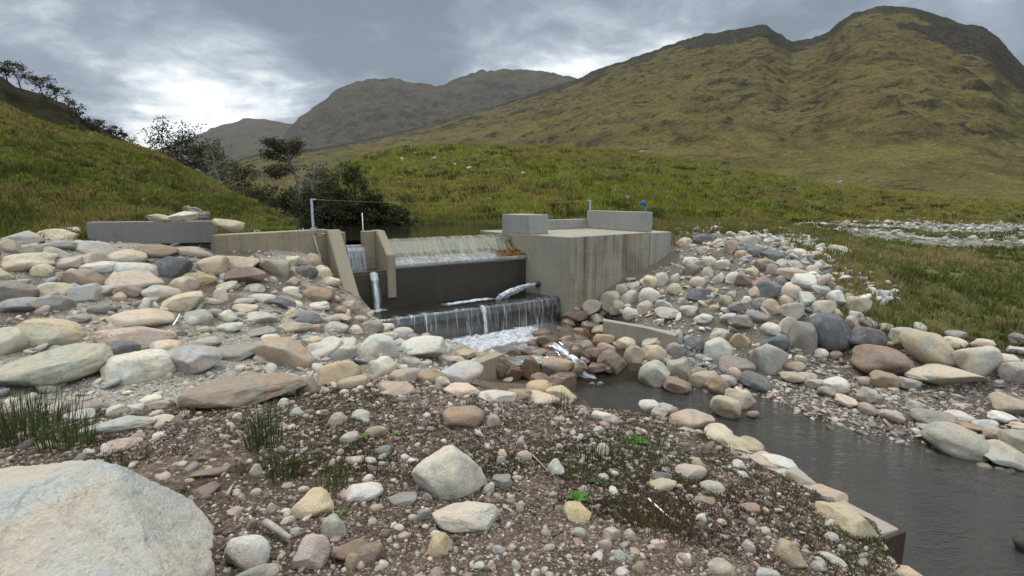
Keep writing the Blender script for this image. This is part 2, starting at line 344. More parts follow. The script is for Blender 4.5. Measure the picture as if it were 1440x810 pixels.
# ------------------------------------------------------------------ ground sheet
def build_ground():
    th = np.concatenate([np.linspace(-math.pi, -1.05, 46)[:-1], np.linspace(-1.05, 1.05, 640), np.linspace(1.05, math.pi, 46)[1:]])
    r = np.concatenate([[.02, .2, .5], np.exp(np.linspace(math.log(.8), math.log(60), 560)), np.exp(np.linspace(math.log(64), math.log(9000), 40))])
    R, T = np.meshgrid(r, th, indexing='ij'); x = (R*np.sin(T)).ravel(); y = (R*np.cos(T)).ravel()
    z = ground_z(x, y); rr = R.ravel()
    n1 = fbm(x*1.1, y*1.1, 0, 4, 31); n2 = fbm(x*6, y*6, 0, 4, 41); n3 = fbm(x*.25, y*.25, 0, 3, 51)
    C = np.empty((len(x), 3)); soil = np.array([.085, .060, .044]); soil2 = np.array([.15, .112, .085])
    C[:] = soil+(soil2-soil)*sstep(-.3, .5, n1+.7*n2)[:, None]
    def blend(col, w): 
        nonlocal C
        C = C*(1-w[:, None])+np.asarray(col)*w[:, None]
    gr = sstep(9.3, 11, rr+2*n1)*(1-sstep(-6.6, -6.0, x)*sstep(5.3, 4.6, x)*sstep(17.2, 16.4, y))
    wl0 = sstep(-6.6, -6.0, x)*sstep(5.3, 4.6, x)*sstep(17.2, 16.4, y)*sstep(8.5, 9.5, rr); C[:] = C*(1-wl0[:, None])+np.array([.15, .125, .10])*wl0[:, None]
    blend(np.array([.075, .082, .026]), gr); blend(np.array([.13, .115, .045]), gr*sstep(0, .5, n1+n3)*.8)
    m = rr < 60
    def zd(poly, soft):
        d = np.full(len(x), 99.0); d[m] = sdist(poly, x[m], y[m]); return sstep(soft, -soft, d+.25*n1+.1*n2)
    blend([.165, .145, .12], zd(Z_RIGHT, .25)); blend([.12, .092, .07], zd(Z_RIGHT, .2)*sstep(.05, .35, n1))
    wl = zd(Z_LEFT, .15); blend([.30, .27, .23], wl); blend([.10, .08, .062], wl*.75*sstep(-.1, .35, n1+.5*n2)*sstep(6.4, 7.8, rr)); 
    blend([.12, .10, .085], zd(Z_SHORE, .25)); blend([.22, .21, .20], zd(Z_FAR, 1.2)*sstep(-.2, .15, n2+n1*.6))
    s = np.full(len(x), 99.0); s[m] = sdist(STREAM, x[m], y[m])
    blend([.045, .035, .022], sstep(.12, -.05, s)); up = np.full(len(x), 99.0); up[m] = sdist(UPPER, x[m], y[m]); blend([.02, .017, .012], sstep(.4, -.3, up))
    t = NT('ground'); a = t.attr().outputs['Color']; p = t.pos()
    na = t.noise(p, 28, 5, .7); nb = t.noise(p, 140, 3, .7); vo = t.n('ShaderNodeTexVoronoi', {'Vector': p, 'Scale': 55.0})
    c = t.mix(1.0, a, t.ramp(na, [(.25, .55), (.75, 1.4)]), 'MULTIPLY')
    c = t.mix(.5, c, t.mix(1.0, c, t.ramp(t.n('ShaderNodeSeparateColor', {0: vo.outputs['Color']}).outputs[0], [(.1, .35), (.6, .9), (.95, 2.0)]), 'MULTIPLY'))
    h = t.math('ADD', na, t.math('MULTIPLY', nb, .4)); h = t.math('ADD', h, t.math('MULTIPLY', vo.outputs['Distance'], .4))
    mt = t.finish(t.principled(c, .92, t.bump(h, .8, .03), .15))
    struct(link('ground', npmesh('ground', np.stack([x, y, z], 1), grid_faces(len(r), len(th)), mt, C)))
build_ground()
# ------------------------------------------------------------------ hills
def mat_hill(name, grass, olive, heath, rock, rough_amt=1.0, sc=1.0, hi=None):
    t = NT(name); p = t.pos(); rk = t.attr('rock').outputs['Fac']
    geo = t.n('ShaderNodeNewGeometry'); nz = t.n('ShaderNodeSeparateXYZ', {0: geo.outputs['Normal']}).outputs[2]
    n1 = t.noise(p, .9*sc/30, 7, .65, .4); n2 = t.noise(p, 4*sc/30, 6, .7, .3); n3 = t.noise(p, 30*sc/30, 5, .7); n4 = t.noise(p, 95*sc/30, 4, .75)
    st = t.noise(t.scale(p, (1.0, 1.0, 3.5)), 5*sc/30, 6, .7, .5)
    c = t.mix(t.mapr(n1, .36, .62), grass, olive)
    c = t.mix(t.mapr(n2, .44, .64, 0, .8), c, heath); c = t.mix(t.mapr(st, .50, .70, 0, .55), c, t.mix(1.0, heath, (1.3, 1.15, 1.0), 'MULTIPLY'))
    if hi: c = t.mix(t.math('MULTIPLY', t.mapr(t.n('ShaderNodeSeparateXYZ', {0: p}).outputs[2], hi[0], hi[1], 0, .62), t.mapr(n2, .35, .6, .5, 1)), c, t.mix(1.0, heath, (1.15, 1.05, .95), 'MULTIPLY'))
    c = t.mix(t.mapr(n3, .4, .75, 0, .45), c, t.mix(1.0, grass, (1.35, 1.3, 1.0), 'MULTIPLY'))
    oc = t.math('MULTIPLY', t.mapr(t.noise(t.scale(p, (1, 1, 1.6)), 9*sc/30, 6, .72, .6), .53, .60), t.mapr(n1, .38, .56, .12, .62)); rf = t.math('ADD', t.math('ADD', oc, t.math('MULTIPLY', rk, 1.2)), t.math('SUBTRACT', t.math('ADD', n2, t.math('MULTIPLY', n3, .6)), .98))
    c = t.mix(t.mapr(rf, .05, .25, 0, .85), c, t.mix(t.mapr(n3, .62, .42), rock, t.mix(1.0, rock, (.22, .23, .24), 'MULTIPLY')))
    c = t.mix(1.0, c, t.ramp(n4, [(.3, .50), (.70, 1.40)]), 'MULTIPLY'); c = t.mix(t.mapr(nz, .55, .86, .75, 0), c, t.mix(1.0, heath, (.75, .75, .75), 'MULTIPLY'))
    h = t.math('ADD', t.math('MULTIPLY', n3, 1.0), t.math('MULTIPLY', n4, .3)); h = t.math('ADD', h, t.math('MULTIPLY', n2, 2.0))
    return t.finish(t.principled(c, .95, t.bump(h, .8*rough_amt, 26/sc*.5), .08))
HG = {}
def hill(name, sky, r_foot, r_ridge, z_foot, mat, nth=420, ns=120, power=1.0, zr=None, hum=(0, 1), amp=.05, freq=8.0, seed=0, rockfn=None, back=.6, jag=.012, terr=.0):
    """a hill whose ridge stands r_ridge away and shows the photograph's skyline; feet r_foot away"""
    sky = sorted(sky); sx = np.array([s[0] for s in sky], float); sy = np.array([s[1] for s in sky], float)
    d = np.array([ray(a, b) for a, b in zip(sx, sy)]); th_k = np.arctan2(d[:, 0], d[:, 1]); el_k = d[:, 2]/np.hypot(d[:, 0], d[:, 1])
    th = np.linspace(th_k[0], th_k[-1], nth); el = np.interp(th, th_k, el_k)
    ker = np.ones(5)/5; el = np.convolve(np.pad(el, 2, 'edge'), ker, 'valid')
    rr = np.interp(th, np.linspace(th_k[0], th_k[-1], len(r_ridge)), r_ridge) if not np.isscalar(r_ridge) else np.full(nth, float(r_ridge))
    rf = np.interp(th, np.linspace(th_k[0], th_k[-1], len(r_foot)), r_foot) if not np.isscalar(r_foot) else np.full(nth, float(r_foot))
    s = np.concatenate([np.linspace(0, 1, ns), 1+np.linspace(0, back, ns//4)[1:]])
    S, T = np.meshgrid(s, th, indexing='ij'); Rr = np.broadcast_to(rr, S.shape); Rf = np.broadcast_to(rf, S.shape)
    Rg = Rf+(Rr-Rf)*S; H = CZ+np.broadcast_to(el, S.shape)*Rr
    up = np.clip(S, 0, 1)**power
    if zr is not None: z_foot = np.broadcast_to(np.interp(th, np.linspace(th_k[0], th_k[-1], len(zr)), zr), S.shape)
    h = H-z_foot
    Z = z_foot+h*np.where(S <= 1, up, 1-(S-1)*1.1)
    X = Rg*np.sin(T); Y = Rg*np.cos(T)
    L = np.mean(rr)/freq
    env = np.clip(S*5, 0, 1)*np.abs(h)
    gl = ridged(X/L*.9, Y/L*.9, 5, seed+3); fb = fbm(X/L, Y/L, Z/L*.5, 6, seed)
    fine = fbm(X/L*6, Y/L*6, 0, 4, seed+9); 
    atr = np.where(S <= 1, sstep(1.0, .8, S), 1)
    Z = Z+env*amp*((gl-.2)*.9+fb*.8)*atr+env*amp*.22*fine*atr+np.abs(h)*jag*fbm(X/L*7, Y/L*7, 0, 5, seed+5)*np.clip(S*3, 0, 1)
    if hum[0]:
        at0 = atr; atr = atr*np.where(S <= 1, sstep(1.0, .72, S), 1)
        b1 = 1-2*np.abs(fbm(X/hum[1], Y/hum[1], 0, 2, seed+31)); b2 = np.abs(fbm(X/hum[1]*3.1, Y/hum[1]*3.1, 0, 3, seed+37)); Z = Z+hum[0]*np.clip(S*6, 0, 1)*atr*(b1*.6+b2*1.3-.5)
        wob = fbm(X/hum[1]*.12, Y/hum[1]*.12, 0, 3, seed+41); tz = Z/(hum[0]*9)+wob*2.2; fr_ = tz-np.floor(tz); Z = Z+hum[0]*9*terr*(sstep(.25, .75, fr_)-fr_)*np.clip(S*4, 0, 1)*atr*sstep(-.2, .3, wob)
        atr = at0
    HG[name] = (X, Y, Z, S)
    rk = np.clip(.5*(gl-.1)+.5*fb, 0, 1)*.35
    if rockfn is not None: rk = rk+rockfn(S, T, fb)
    V = np.stack([X, Y, Z], -1).reshape(-1, 3)
    return struct(link(name, npmesh(name, V, grid_faces(len(s), nth), mat, None, True, {'rock': rk.ravel()})))
def az(px): d = ray(px, 278); return math.atan2(d[0], d[1])
GR, OL, HE, RO = (.235, .215, .072), (.24, .182, .080), (.095, .072, .042), (.085, .082, .078)
def crag(S, T, fb):
    return .95*sstep(az(1170), az(1260), T+.10*fb)*sstep(-.07, .05, S-(.86-1.75*(T-az(1240)))+.28*fb)+.42*sstep(.72, 1.0, S+.2*fb)
hill('mountain', [(250,300),(330,226),(360,216),(420,212),(480,203),(540,191),(600,177),(660,160),(727,140),(809,112),(840,97),(890,81),(946,62),(1000,48),(1021,43),(1050,38),(1068,34),(1080,37),(1095,48),(1116,61),(1140,55),(1165,46),(1180,32),(1200,18),(1234,9),(1260,9),(1290,12),(1320,22),(1352,34),(1385,42),(1405,54),(1427,81),(1440,93),(1480,130),(1560,170),(1700,210)],
     [150,150,140,120,120,120,120], [900,900,850,800,760,720,700], 0.0, mat_hill('mountain_slope', GR, OL, HE, RO, 1.0, .30, (70, 260)), 1300, 420, 1.18, None, (1.5, 26), .042, 9, 4, crag, .5, .012, .10)
FARM = mat_hill('far_mountain_slope', (.15, .125, .070), (.145, .115, .075), (.075, .062, .055), (.18, .175, .17), 1.0, .12)
hill('far_mountain', [(380,240),(400,190),(420,166),(445,149),(470,130),(495,116),(520,110),(540,111),(560,110),(585,117),(612,121),(640,111),(665,104),(690,98),(715,97),(740,98),(770,101),(800,106),(830,120),(900,160),(980,220)], 1200, 2400, -60, FARM, 600, 220, 1.1, None, (6, 80), .07, 10, 14, None, .5, .02)
hill('distant_mountain', [(190,240),(215,212),(240,204),(280,191),(310,176),(345,167),(370,168),(400,173),(430,178),(480,200),(560,260)], 2000, 3300, -80, FARM, 300, 100, 1.1, None, (9, 90), .07, 10, 24, None, .5, .015)
KN = mat_hill('knoll_turf', (.19, .205, .036), (.22, .185, .05), (.062, .060, .026), (.22, .21, .19), .9, 3.0)
hill('knoll', [(415,300),(440,262),(470,238),(495,225),(520,215),(570,207),(630,204),(700,205),(760,206),(830,209),(900,215),(1000,229),(1080,243),(1160,256),(1260,268),(1380,277),(1520,283),(1650,285)], [32,29,21.2,23,30,38,46,50], [70,72,78,84,90,96,100,104], 1.75, KN, 640, 200, .82, [1.2,1.4,1.75,1.7,1.5,1.0,.8,.8], (.55, 3.4), .055, 9, 34, None, .5, .010)
LH = mat_hill('hillside_turf', (.16, .17, .04), (.19, .16, .05), (.09, .08, .034), (.2, .19, .17), .7, 6.0)
hill('hillside', [(-420,60),(-200,105),(-60,133),(0,144),(45,168),(94,184),(150,196),(195,209),(225,219),(262,240),(319,268),(356,290),(394,313),(412,322)], [12.6,12.6,12.6,12.8,13.4,14.4], [34,33,32,30,27,20], 2.35, LH, 500, 170, .95, None, (.30, 1.7), .05, 8, 44, lambda S, T, fb: -.3+0*S, .5, .010)
LW = mat_hill('wooded_slope', (.040, .042, .016), (.055, .046, .022), (.030, .026, .014), (.08, .075, .07), 1.0, 3.0)
hill('wooded_slope', [(-420,20),(-150,70),(0,106),(22,122),(56,131),(94,148),(116,167),(150,184),(188,203),(215,220),(260,250)], 36, 62, 3.0, LW, 300, 90, 1.0, None, (.2, 3), .05, 8, 54, lambda S, T, fb: -.3+0*S, .5, .015)
# ------------------------------------------------------------------ concrete intake works
def extrude(name, prof, U0, U1, mat, parent=None, bevel=.015):
    """a (V, z) outline pushed along the weir from U0 to U1"""
    import bmesh
    bm = bmesh.new()
    a = [bm.verts.new((*W(U0, v), z)) for v, z in prof]; b = [bm.verts.new((*W(U1, v), z)) for v, z in prof]; n = len(prof)
    bm.faces.new(a); bm.faces.new(b[::-1])
    for i in range(n): bm.faces.new((a[i], b[i], b[(i+1) % n], a[(i+1) % n]))
    bmesh.ops.recalc_face_normals(bm, faces=list(bm.faces))
    if bevel: bmesh.ops.bevel(bm, geom=[e for e in bm.edges if e.calc_face_angle(0) > .6], offset=bevel, segments=2, affect='EDGES', clamp_overlap=True)
    me = bpy.data.meshes.new(name); bm.to_mesh(me); bm.free(); me.materials.append(mat)
    return link(name, me, parent)
def quad(U0, U1, V0, V1): return [W(U0, V0), W(U1, V0), W(U1, V1), W(U0, V1)]
weir = empty('weir', (*W(1.8, 0), .5), 'long low concrete weir with water sheeting over its curved crest', 'weir')
M['apron'] = mat_concrete('apron_concrete', (.24, .24, .235), .2, (.12, .11, .08))
extrude('crest', [(-.9, .9), (-.9, 2.1), (-.82, 2.19), (-.7, 2.195), (-.6, 2.14), (-.52, 2.0), (-.44, 1.86), (-.34, 1.79), (0, 1.66), (.045, 1.645), (.045, 1.575), (0, 1.56), (-.2, .9)], -.3, 3.75, M['apron'], weir, .01)
prism('weir_face', quad(-.3, 4.76, -.2, -.002), -.3, 1.555, M['dark'], weir)
prism('basin_floor', quad(-.55, 5.0, .001, 1.05), -.35, .5, M['dark'], weir)
prism('step', quad(-.35, 5.2, 1.052, 1.2), -.5, .66, M['dark'], weir, .02)
pas = empty('fish_pass', (*W(4.3, 0), 1.5), 'narrow stepped water slot between pier and sloping wing wall', 'fish pass')
prism('pass_floor', quad(3.97, 4.76, -.9, .03), .95, 1.5, M['dark'], pas)
prism('notch_sill', quad(4.24, 4.66, -.85, -.66), 1.502, 2.08, M['dark'], pas)
prism('side_stub', quad(3.96, 4.24, -.88, -.64), 1.502, 2.42, M['tan'], pas)
prism('side_stub', quad(4.66, 4.77, -.88, -.64), 1.502, 2.42, M['tan'], pas)
tag(extrude('dividing_pier', [(-.95, .9), (-.95, 2.43), (-.55, 2.43), (.07, 1.9), (.07, 1.45), (.07, .9)], 3.755, 3.96, M['tan']), 'short sloping concrete pier between the weir crest and the fish pass', 'pier')
tag(extrude('wing_wall', [(-.75, -.2), (-.75, 2.48), (-.6, 2.47), (.78, .80), (.78, -.2)], 4.78, 5.08, M['tan']), 'steeply sloping concrete wing wall beside left stone apron', 'wall')
blk = empty('abutment_block', (2.6, 15.4, 1.0), 'big streaked concrete abutment block with raised box and parapet', 'abutment')
Cc = (3.935, 15.447)
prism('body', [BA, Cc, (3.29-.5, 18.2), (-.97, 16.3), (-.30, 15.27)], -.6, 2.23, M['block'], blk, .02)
M['blocklight'] = mat_concrete('end_bay_concrete', (.30, .29, .26), .45, (.13, .11, .085))
prism('end_bay', [(3.955, 15.49), BB, (3.6, 18.3), (2.82, 18.15)], -.2, 2.20, M['blocklight'], blk, .02)
prism('raised_box', [(.452, 14.512), (1.0, 14.885), (.27, 15.66), (-.285, 15.285)], 2.232, 2.75, M['blockgrey'], blk, .02)
prism('parapet', [(3.85, 15.43), (2.40, 17.5), (2.57, 17.61), (4.02, 15.555)], 2.234, 2.80, M['blockgrey'], blk, .02)
prism('back_wall', [(2.39, 17.49), (.6, 16.28), (.48, 16.46), (2.28, 17.66)], 2.233, 2.53, M['blockgrey'], blk, .015)
tag(prism('retaining_wall', [(-5.74, 10.45), (-4.2, 12.42), (-4.46, 12.62), (-6.0, 10.63)], 1.6, 2.485, M['tan'], None, .02), 'low tan concrete wall ending at the metal post', 'wall')
gw = empty('upper_wall', (-6.8, 10.3, 2.3), 'low grey concrete wall under the grassy hillside', 'wall')
prism('coping', [(-7.82, 9.97), (-5.80, 10.52), (-5.88, 10.82), (-7.9, 10.27)], 2.335, 2.755, M['grey'], gw, .02)
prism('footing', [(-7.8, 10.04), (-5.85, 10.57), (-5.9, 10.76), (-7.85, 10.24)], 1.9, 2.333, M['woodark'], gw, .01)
ba, bb = atz(710, 497, .56), atz(668, 513, .56)
eb = np.array(bb[:2])-np.array(ba[:2]); nb_ = np.array([-eb[1], eb[0]]); nb_ = nb_/np.linalg.norm(nb_); nb_ = -nb_ if nb_[0] > 0 else nb_
tag(prism('concrete_block', [tuple(ba[:2]), tuple(bb[:2]), tuple(np.array(bb[:2])+.22*nb_), tuple(np.array(ba[:2])+.22*nb_)], -.6, .56, M['tan'], None, .02), 'small square concrete block end above the brown wet rocks', 'block')
k0, k1, k2 = atz(848, 449, .45)[:2], atz(905, 459, .43)[:2], atz(950, 470, .40)[:2]
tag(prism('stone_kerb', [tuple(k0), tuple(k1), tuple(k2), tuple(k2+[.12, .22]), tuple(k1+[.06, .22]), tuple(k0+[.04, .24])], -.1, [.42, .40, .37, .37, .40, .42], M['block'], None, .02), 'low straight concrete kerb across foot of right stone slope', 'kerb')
# the near bank's edging
be = empty('bank_edging', EDGE[0], 'long concrete and stone edging along near bank above the pool', 'edging')
def inset(p, q, w):
    d = np.array(q[:2])-np.array(p[:2]); d /= np.linalg.norm(d); n = np.array([-d[1], d[0]]); n = n if n[0] < 0 else -n
    return np.array(p[:2])+w*n
e = [np.array(x) for x in EDGE]; xs = []
M['edging'] = mat_concrete('edging_concrete', (.30, .27, .235), .3, (.2, .15, .1))
prism('capping', [tuple(e[0][:2]), tuple(e[1][:2]), tuple(e[2][:2]), tuple(inset(e[2], e[1], .3)), tuple(inset(e[1], e[0], .26)), tuple(inset(e[0], e[1], .26))], -.8,
      [.99, .965, .92, .94, .985, 1.01], M['edging'], be, .03)
q0 = inset(e[0], e[1], .30); dd = (e[0]-e[1])[:2]; dd /= np.linalg.norm(dd); o0 = e[0][:2]+dd*.004-np.array([-.006, 0])
prism('end_plate', [tuple(o0), tuple(q0+dd*.004), tuple(q0+dd*.03), tuple(o0+dd*.026)], -.8, .985, M['rust'], be, .004)
# ------------------------------------------------------------------ posts, wire, handle
def post(x, y, z0, z1, label, arm):
    r = empty('fence_post', (x, y, z0), label, 'post')
    prism('upright', [(x-.024, y-.024), (x+.024, y-.024), (x+.024, y+.024), (x-.024, y+.024)], z0, z1, M['steel'], r, .004)
    prism('arm', [(x+.0245, y-.015), (x+arm, y-.015), (x+arm, y+.015), (x+.0245, y+.015)] if arm > 0 else [(x+arm, y-.015), (x-.0245, y-.015), (x-.0245, y+.015), (x+arm, y+.015)], z1-.03, z1-.002, M['steel'], r, .003)
    prism('base_plate', [(x-.06, y-.06), (x+.06, y-.06), (x+.06, y+.06), (x-.06, y+.06)], z0, z0+.012, M['steel'], r, .002)
    return r
p0 = aty(440, 322, 12.3); p0t = aty(438, 280, 12.3)
post(p0[0], 12.33, 2.486, p0t[2]+.01, 'grey metal post standing on end of tan concrete wall', .1)
p1t = aty(828, 282, 17.75); post(p1t[0]+.03, 17.63, 2.53, p1t[2]+.02, 'short grey metal post behind the concrete parapet', -.1)
b = MB(); wa = np.array([p0[0]+.09, 12.33, p0t[2]-.01]); wb = np.array([p1t[0]-.06, 17.63, p1t[2]-.0])
b.tube([wa+(wb-wa)*t-np.array([0, 0, .10*4*t*(1-t)]) for t in np.linspace(0, 1, 24)], .0014, 5)
tag(link('fence_wire', b.mesh('fence_wire', M['steel'])), 'thin sagging wire strung between the two metal posts', 'wire')
b = MB(); rg = np.random.default_rng(3)
for k in range(16):
    s = np.array([p0[0], 12.24, 2.50])+rg.normal(0, .05, 3)*[1, .4, .6]
    b.tube([s+np.array([rg.normal(0, .07), -.03-.05*rg.random(), -.05*j+rg.normal(0, .035)]) for j in range(5)], .009, 5)
pts = [np.array([p0[0]+.02, 12.2, 2.45])]
for px, py in [(443, 338), (447, 352), (451, 362), (449, 370), (455, 374)]: pts.append(aty(px, py, 12.05))
b.tube(pts, .013, 6)
tag(link('rope', b.mesh('rope', M['rope'])), 'tangled pale rope hanging down the tan wall below the post', 'rope')
h = aty(907, 298, 15.95); r = empty('valve_handle', (h[0], 15.95, 2.2), 'blue bent metal valve handle rising behind the parapet', 'valve handle')
b = MB(); x, z = h[0], h[2]; b.tube([(x, 15.95, 2.2), (x, 15.95, z+.18)], .028, 8); link('stem', b.mesh('stem', M['blue']), r)
b = MB(); b.tube([(x, 15.95, z+.17), (x-.01, 15.95, z+.24), (x-.05, 15.95, z+.29), (x-.10, 15.95, z+.27), (x-.13, 15.95, z+.20)], [.035, .04, .045, .04, .03], 8); link('crank', b.mesh('crank', M['blue']), r)
s0 = aty(511, 326, 16.6); b = MB(); b.tube([(s0[0], 16.6, 1.5), (s0[0]-.01, 16.6, 2.74)], .013, 7)
tag(link('depth_marker', b.mesh('depth_marker', M['white'])), 'slim white stake standing in the dark upper pool', 'stake')
# ------------------------------------------------------------------ water
def mat_water(name, body, bscale, bstr, stretch=(1, 1, 1), rough=.03, rot=0.0, thick=.35, murk=(.05, .046, .036)):
    t = NT(name); p = t.pos(); mp = t.n('ShaderNodeMapping', {'Vector': p, 'Rotation': (0, 0, rot), 'Scale': stretch}).outputs[0]
    n1 = t.noise(mp, bscale, 3, .5, .6); n2 = t.noise(mp, bscale*3.1, 3, .6, .3); big = t.noise(p, .8, 3, .5)
    h = t.math('ADD', n1, t.math('MULTIPLY', n2, .4)); h = t.math('MULTIPLY', h, t.mapr(big, .35, .65, .35, 1))
    nb = t.bump(h, bstr, .05); fr = t.n('ShaderNodeFresnel', {'IOR': 1.33, 'Normal': nb}).outputs[0]
    tr = t.n('ShaderNodeBsdfTransparent', {'Color': body}).outputs[0]
    df = t.n('ShaderNodeBsdfDiffuse', {'Color': murk}).outputs[0]
    lo = t.n('ShaderNodeMixShader', {0: thick, 1: tr, 2: df}).outputs[0]
    gl = t.n('ShaderNodeBsdfGlossy', {'Color': (1, 1, 1), 'Roughness': rough, 'Normal': nb}).outputs[0]
    return t.finish(t.n('ShaderNodeMixShader', {0: fr, 1: lo, 2: gl}).outputs[0])
def sheet(name, poly, z, mat):
    V = np.array([(*p[:2], z) for p in poly]); return struct(link(name, npmesh(name, V, np.arange(len(V))[None, :], mat, None, False)))
M['pool'] = mat_water('stream_water', (.50, .44, .34), 4.5, .9, (1, 2.6, 1), .04, .62, .33, (.105, .103, .095))
M['dwater'] = mat_water('dark_water', (.2, .17, .12), 6, .10, (1, 1.6, 1), .02, -.5, .3)
M['bwater'] = mat_water('basin_water', (.3, .26, .2), 9, .6, (1, 1.5, 1), .05, .6, .35)
sheet('pool_water', [(-.6, -3), (16, -3), (16, 11.2), (-.6, 11.2)], POOL_Z, M['pool'])
sheet('splash_water', [W(-.3, 1.201), (1.75, 11.6), (1.15, 10.25), (.55, 9.95), (-.2, 9.8), (-1.2, 10.2), W(4.6, 1.201)], MID_Z-.03, M['bwater'])
sheet('basin_water', quad(-.5, 4.79, .0, 1.06), BAS_Z-.012, M['bwater'])
sheet('upper_water', [W(4.9, -.86), W(-.2, -.8), (.9, 17.0), (2.2, 21), (-2, 21.5), (-7, 21), (-9, 17), (-5.0, 13.2)], UP_Z, M['dwater'])
def mat_fall(name, su, sv, lo, hi, base, white=(.80, .84, .88), alpha_edge=0.0):
    t = NT(name); fu = t.attr('fu').outputs['Fac']; fv = t.attr('fv').outputs['Fac']
    v = t.n('ShaderNodeCombineXYZ', {0: t.math('MULTIPLY', fu, su), 1: t.math('MULTIPLY', fv, sv), 2: 0.0}).outputs[0]
    n = t.noise(v, 1.0, 5, .65, .25); v2 = t.n('ShaderNodeCombineXYZ', {0: t.math('MULTIPLY', fu, su*.16), 1: t.math('MULTIPLY', fv, sv*.3), 2: 3.0}).outputs[0]
    n = t.math('ADD', t.math('MULTIPLY', n, .7), t.math('MULTIPLY', t.noise(v2, 1.0, 3, .5), .3))
    if alpha_edge: n = t.math('MULTIPLY', n, t.attr('dens').outputs['Fac'])
    fac = t.mapr(n, lo, hi)
    nb = t.bump(n, .6, .03)
    wd = t.principled(white, .35, nb, .5); 
    clear = t.n('ShaderNodeMixShader', {0: .16, 1: t.n('ShaderNodeBsdfTransparent', {'Color': base}).outputs[0], 2: t.n('ShaderNodeBsdfGlossy', {'Roughness': .12, 'Normal': nb}).outputs[0]}).outputs[0]
    return t.finish(t.n('ShaderNodeMixShader', {0: fac, 1: clear, 2: wd}).outputs[0])
def fall(name, paths, mat, label, nu=120, wob=.012, dens=lambda u, v: edged(u, v), seed=1, thing=True):
    """paths: list of 3-D poly-lines across the flow direction, each running downstream; a sheet of water is laid through them"""
    P = np.asarray(paths, float); nP, nK, _ = P.shape; tu = np.linspace(0, nP-1, nu); tk = np.linspace(0, nK-1, (nK-1)*6+1)
    G = np.empty((nu, len(tk), 3))
    for c in range(3):
        A = np.array([np.interp(tk, np.arange(nK), P[i, :, c]) for i in range(nP)])
        G[:, :, c] = np.array([np.interp(tu, np.arange(nP), A[:, j]) for j in range(len(tk))]).T
    wdt = np.linalg.norm(P[-1, 0]-P[0, 0]); fu = np.linspace(0, wdt, nu)[:, None]+np.zeros(len(tk))
    fv = np.concatenate([[0], np.cumsum(np.linalg.norm(np.diff(G[nu//2], axis=0), axis=1))])[None, :]+np.zeros((nu, 1))
    o = wob*fbm(fu*9, fv*2.5, 0, 3, seed); G[:, :, 2] += np.abs(o); G[:, :, 0] += o*V_[0]; G[:, :, 1] += o*V_[1]
    ex = {'fu': fu.ravel(), 'fv': fv.ravel()}; 
    D = dens(fu/wdt, fv/fv.max())
    ex['dens'] = D.ravel()
    ob = link(name, npmesh(name, G.reshape(-1, 3), grid_faces(nu, len(tk)), mat, None, True, ex))
    return tag(ob, label, 'waterfall') if thing else ob
def vpath(U, prof): return [(*W(U, v), z) for v, z in prof]
M['crestfall'] = mat_fall('crest_water', 16, 2.2, .44, .74, (.42, .42, .16), (.36, .37, .23))
M['film'] = mat_fall('apron_film', 12, 5, .40, .82, (.72, .72, .68), (.46, .48, .50))
M['curtain'] = mat_fall('water_curtain', 34, 1.5, .50, .76, (.5, .48, .44), (.60, .64, .68))
M['jet'] = mat_fall('white_jet', 30, 5, .22, .56, (.75, .77, .8), (.78, .82, .86), 1.0)
edged = lambda u, v: sstep(0, .38, np.minimum(u, 1-u))*(1.05+.35*fbm(u*6, v*9, 0, 3, 3))
M['thread'] = mat_fall('water_thread', 34, 3, .22, .74, (.75, .77, .8), (.72, .76, .80), 1.0)
fall('crest_fall', [vpath(u, [(-.9, 2.202), (-.72, 2.208), (-.59, 2.16), (-.505, 2.01), (-.42, 1.87), (-.33, 1.805)]) for u in np.linspace(-.1, 3.75, 6)], M['crestfall'], 'smooth green tinted sheet of water curving over the weir crest', 300, .008)
fall('apron_fall', [vpath(u, [(-.33, 1.802), (-.2, 1.75), (0, 1.675), (.05, 1.66), (.058, 1.60)]) for u in np.linspace(-.1, 3.75, 6)], M['film'], 'thin pale film of water on the sloping apron under the weir crest', 300, .006)
fall('curtain_fall', [vpath(u, [(1.0, .684), (1.15, .682), (1.215, .66), (1.25, .5), (1.265, .3), (1.28, .06)]) for u in np.linspace(-.3, 4.7, 8)], M['curtain'], 'wide curtain of thin water threads over the lowest dark step', 420, .014)
fall('thread_fall', [vpath(u, [(1.12, .70), (1.22, .69), (1.29, .55), (1.33, .3), (1.35, .08)]) for u in np.linspace(2.02, 2.19, 3)], M['thread'], 'narrow white spout in the middle of the wide water curtain', 40, .012)
fall('thread_fall', [vpath(u, [(1.12, .70), (1.22, .69), (1.28, .55), (1.31, .3), (1.33, .08)]) for u in np.linspace(3.55, 3.61, 3)], M['thread'], 'faint thin trickle left of the white spout on the curtain', 24, .008)
fall('notch_fall', [vpath(u, [(-.86, 2.10), (-.70, 2.105), (-.60, 2.0), (-.54, 1.8), (-.51, 1.5)]) for u in np.linspace(4.245, 4.655, 3)], mat_fall('notch_water', 22, 1.2, .42, .72, (.5, .5, .5), (.5, .54, .6)), 'grey sheet of water falling through the notch of the fish pass', 60, .01)
fall('spout_fall', [vpath(u, [(-.05, 1.53), (.06, 1.52), (.15, 1.35), (.21, 1.05), (.25, .66)]) for u in np.linspace(4.20, 4.38, 3)], M['thread'], 'thin white spout dropping from the fish pass into the basin', 40, .03)
jp = np.array([.66, 14.18, .93]); tj = NT('white_water'); pj = tj.pos(); nj = tj.noise(pj, 16, 5, .7, .6)
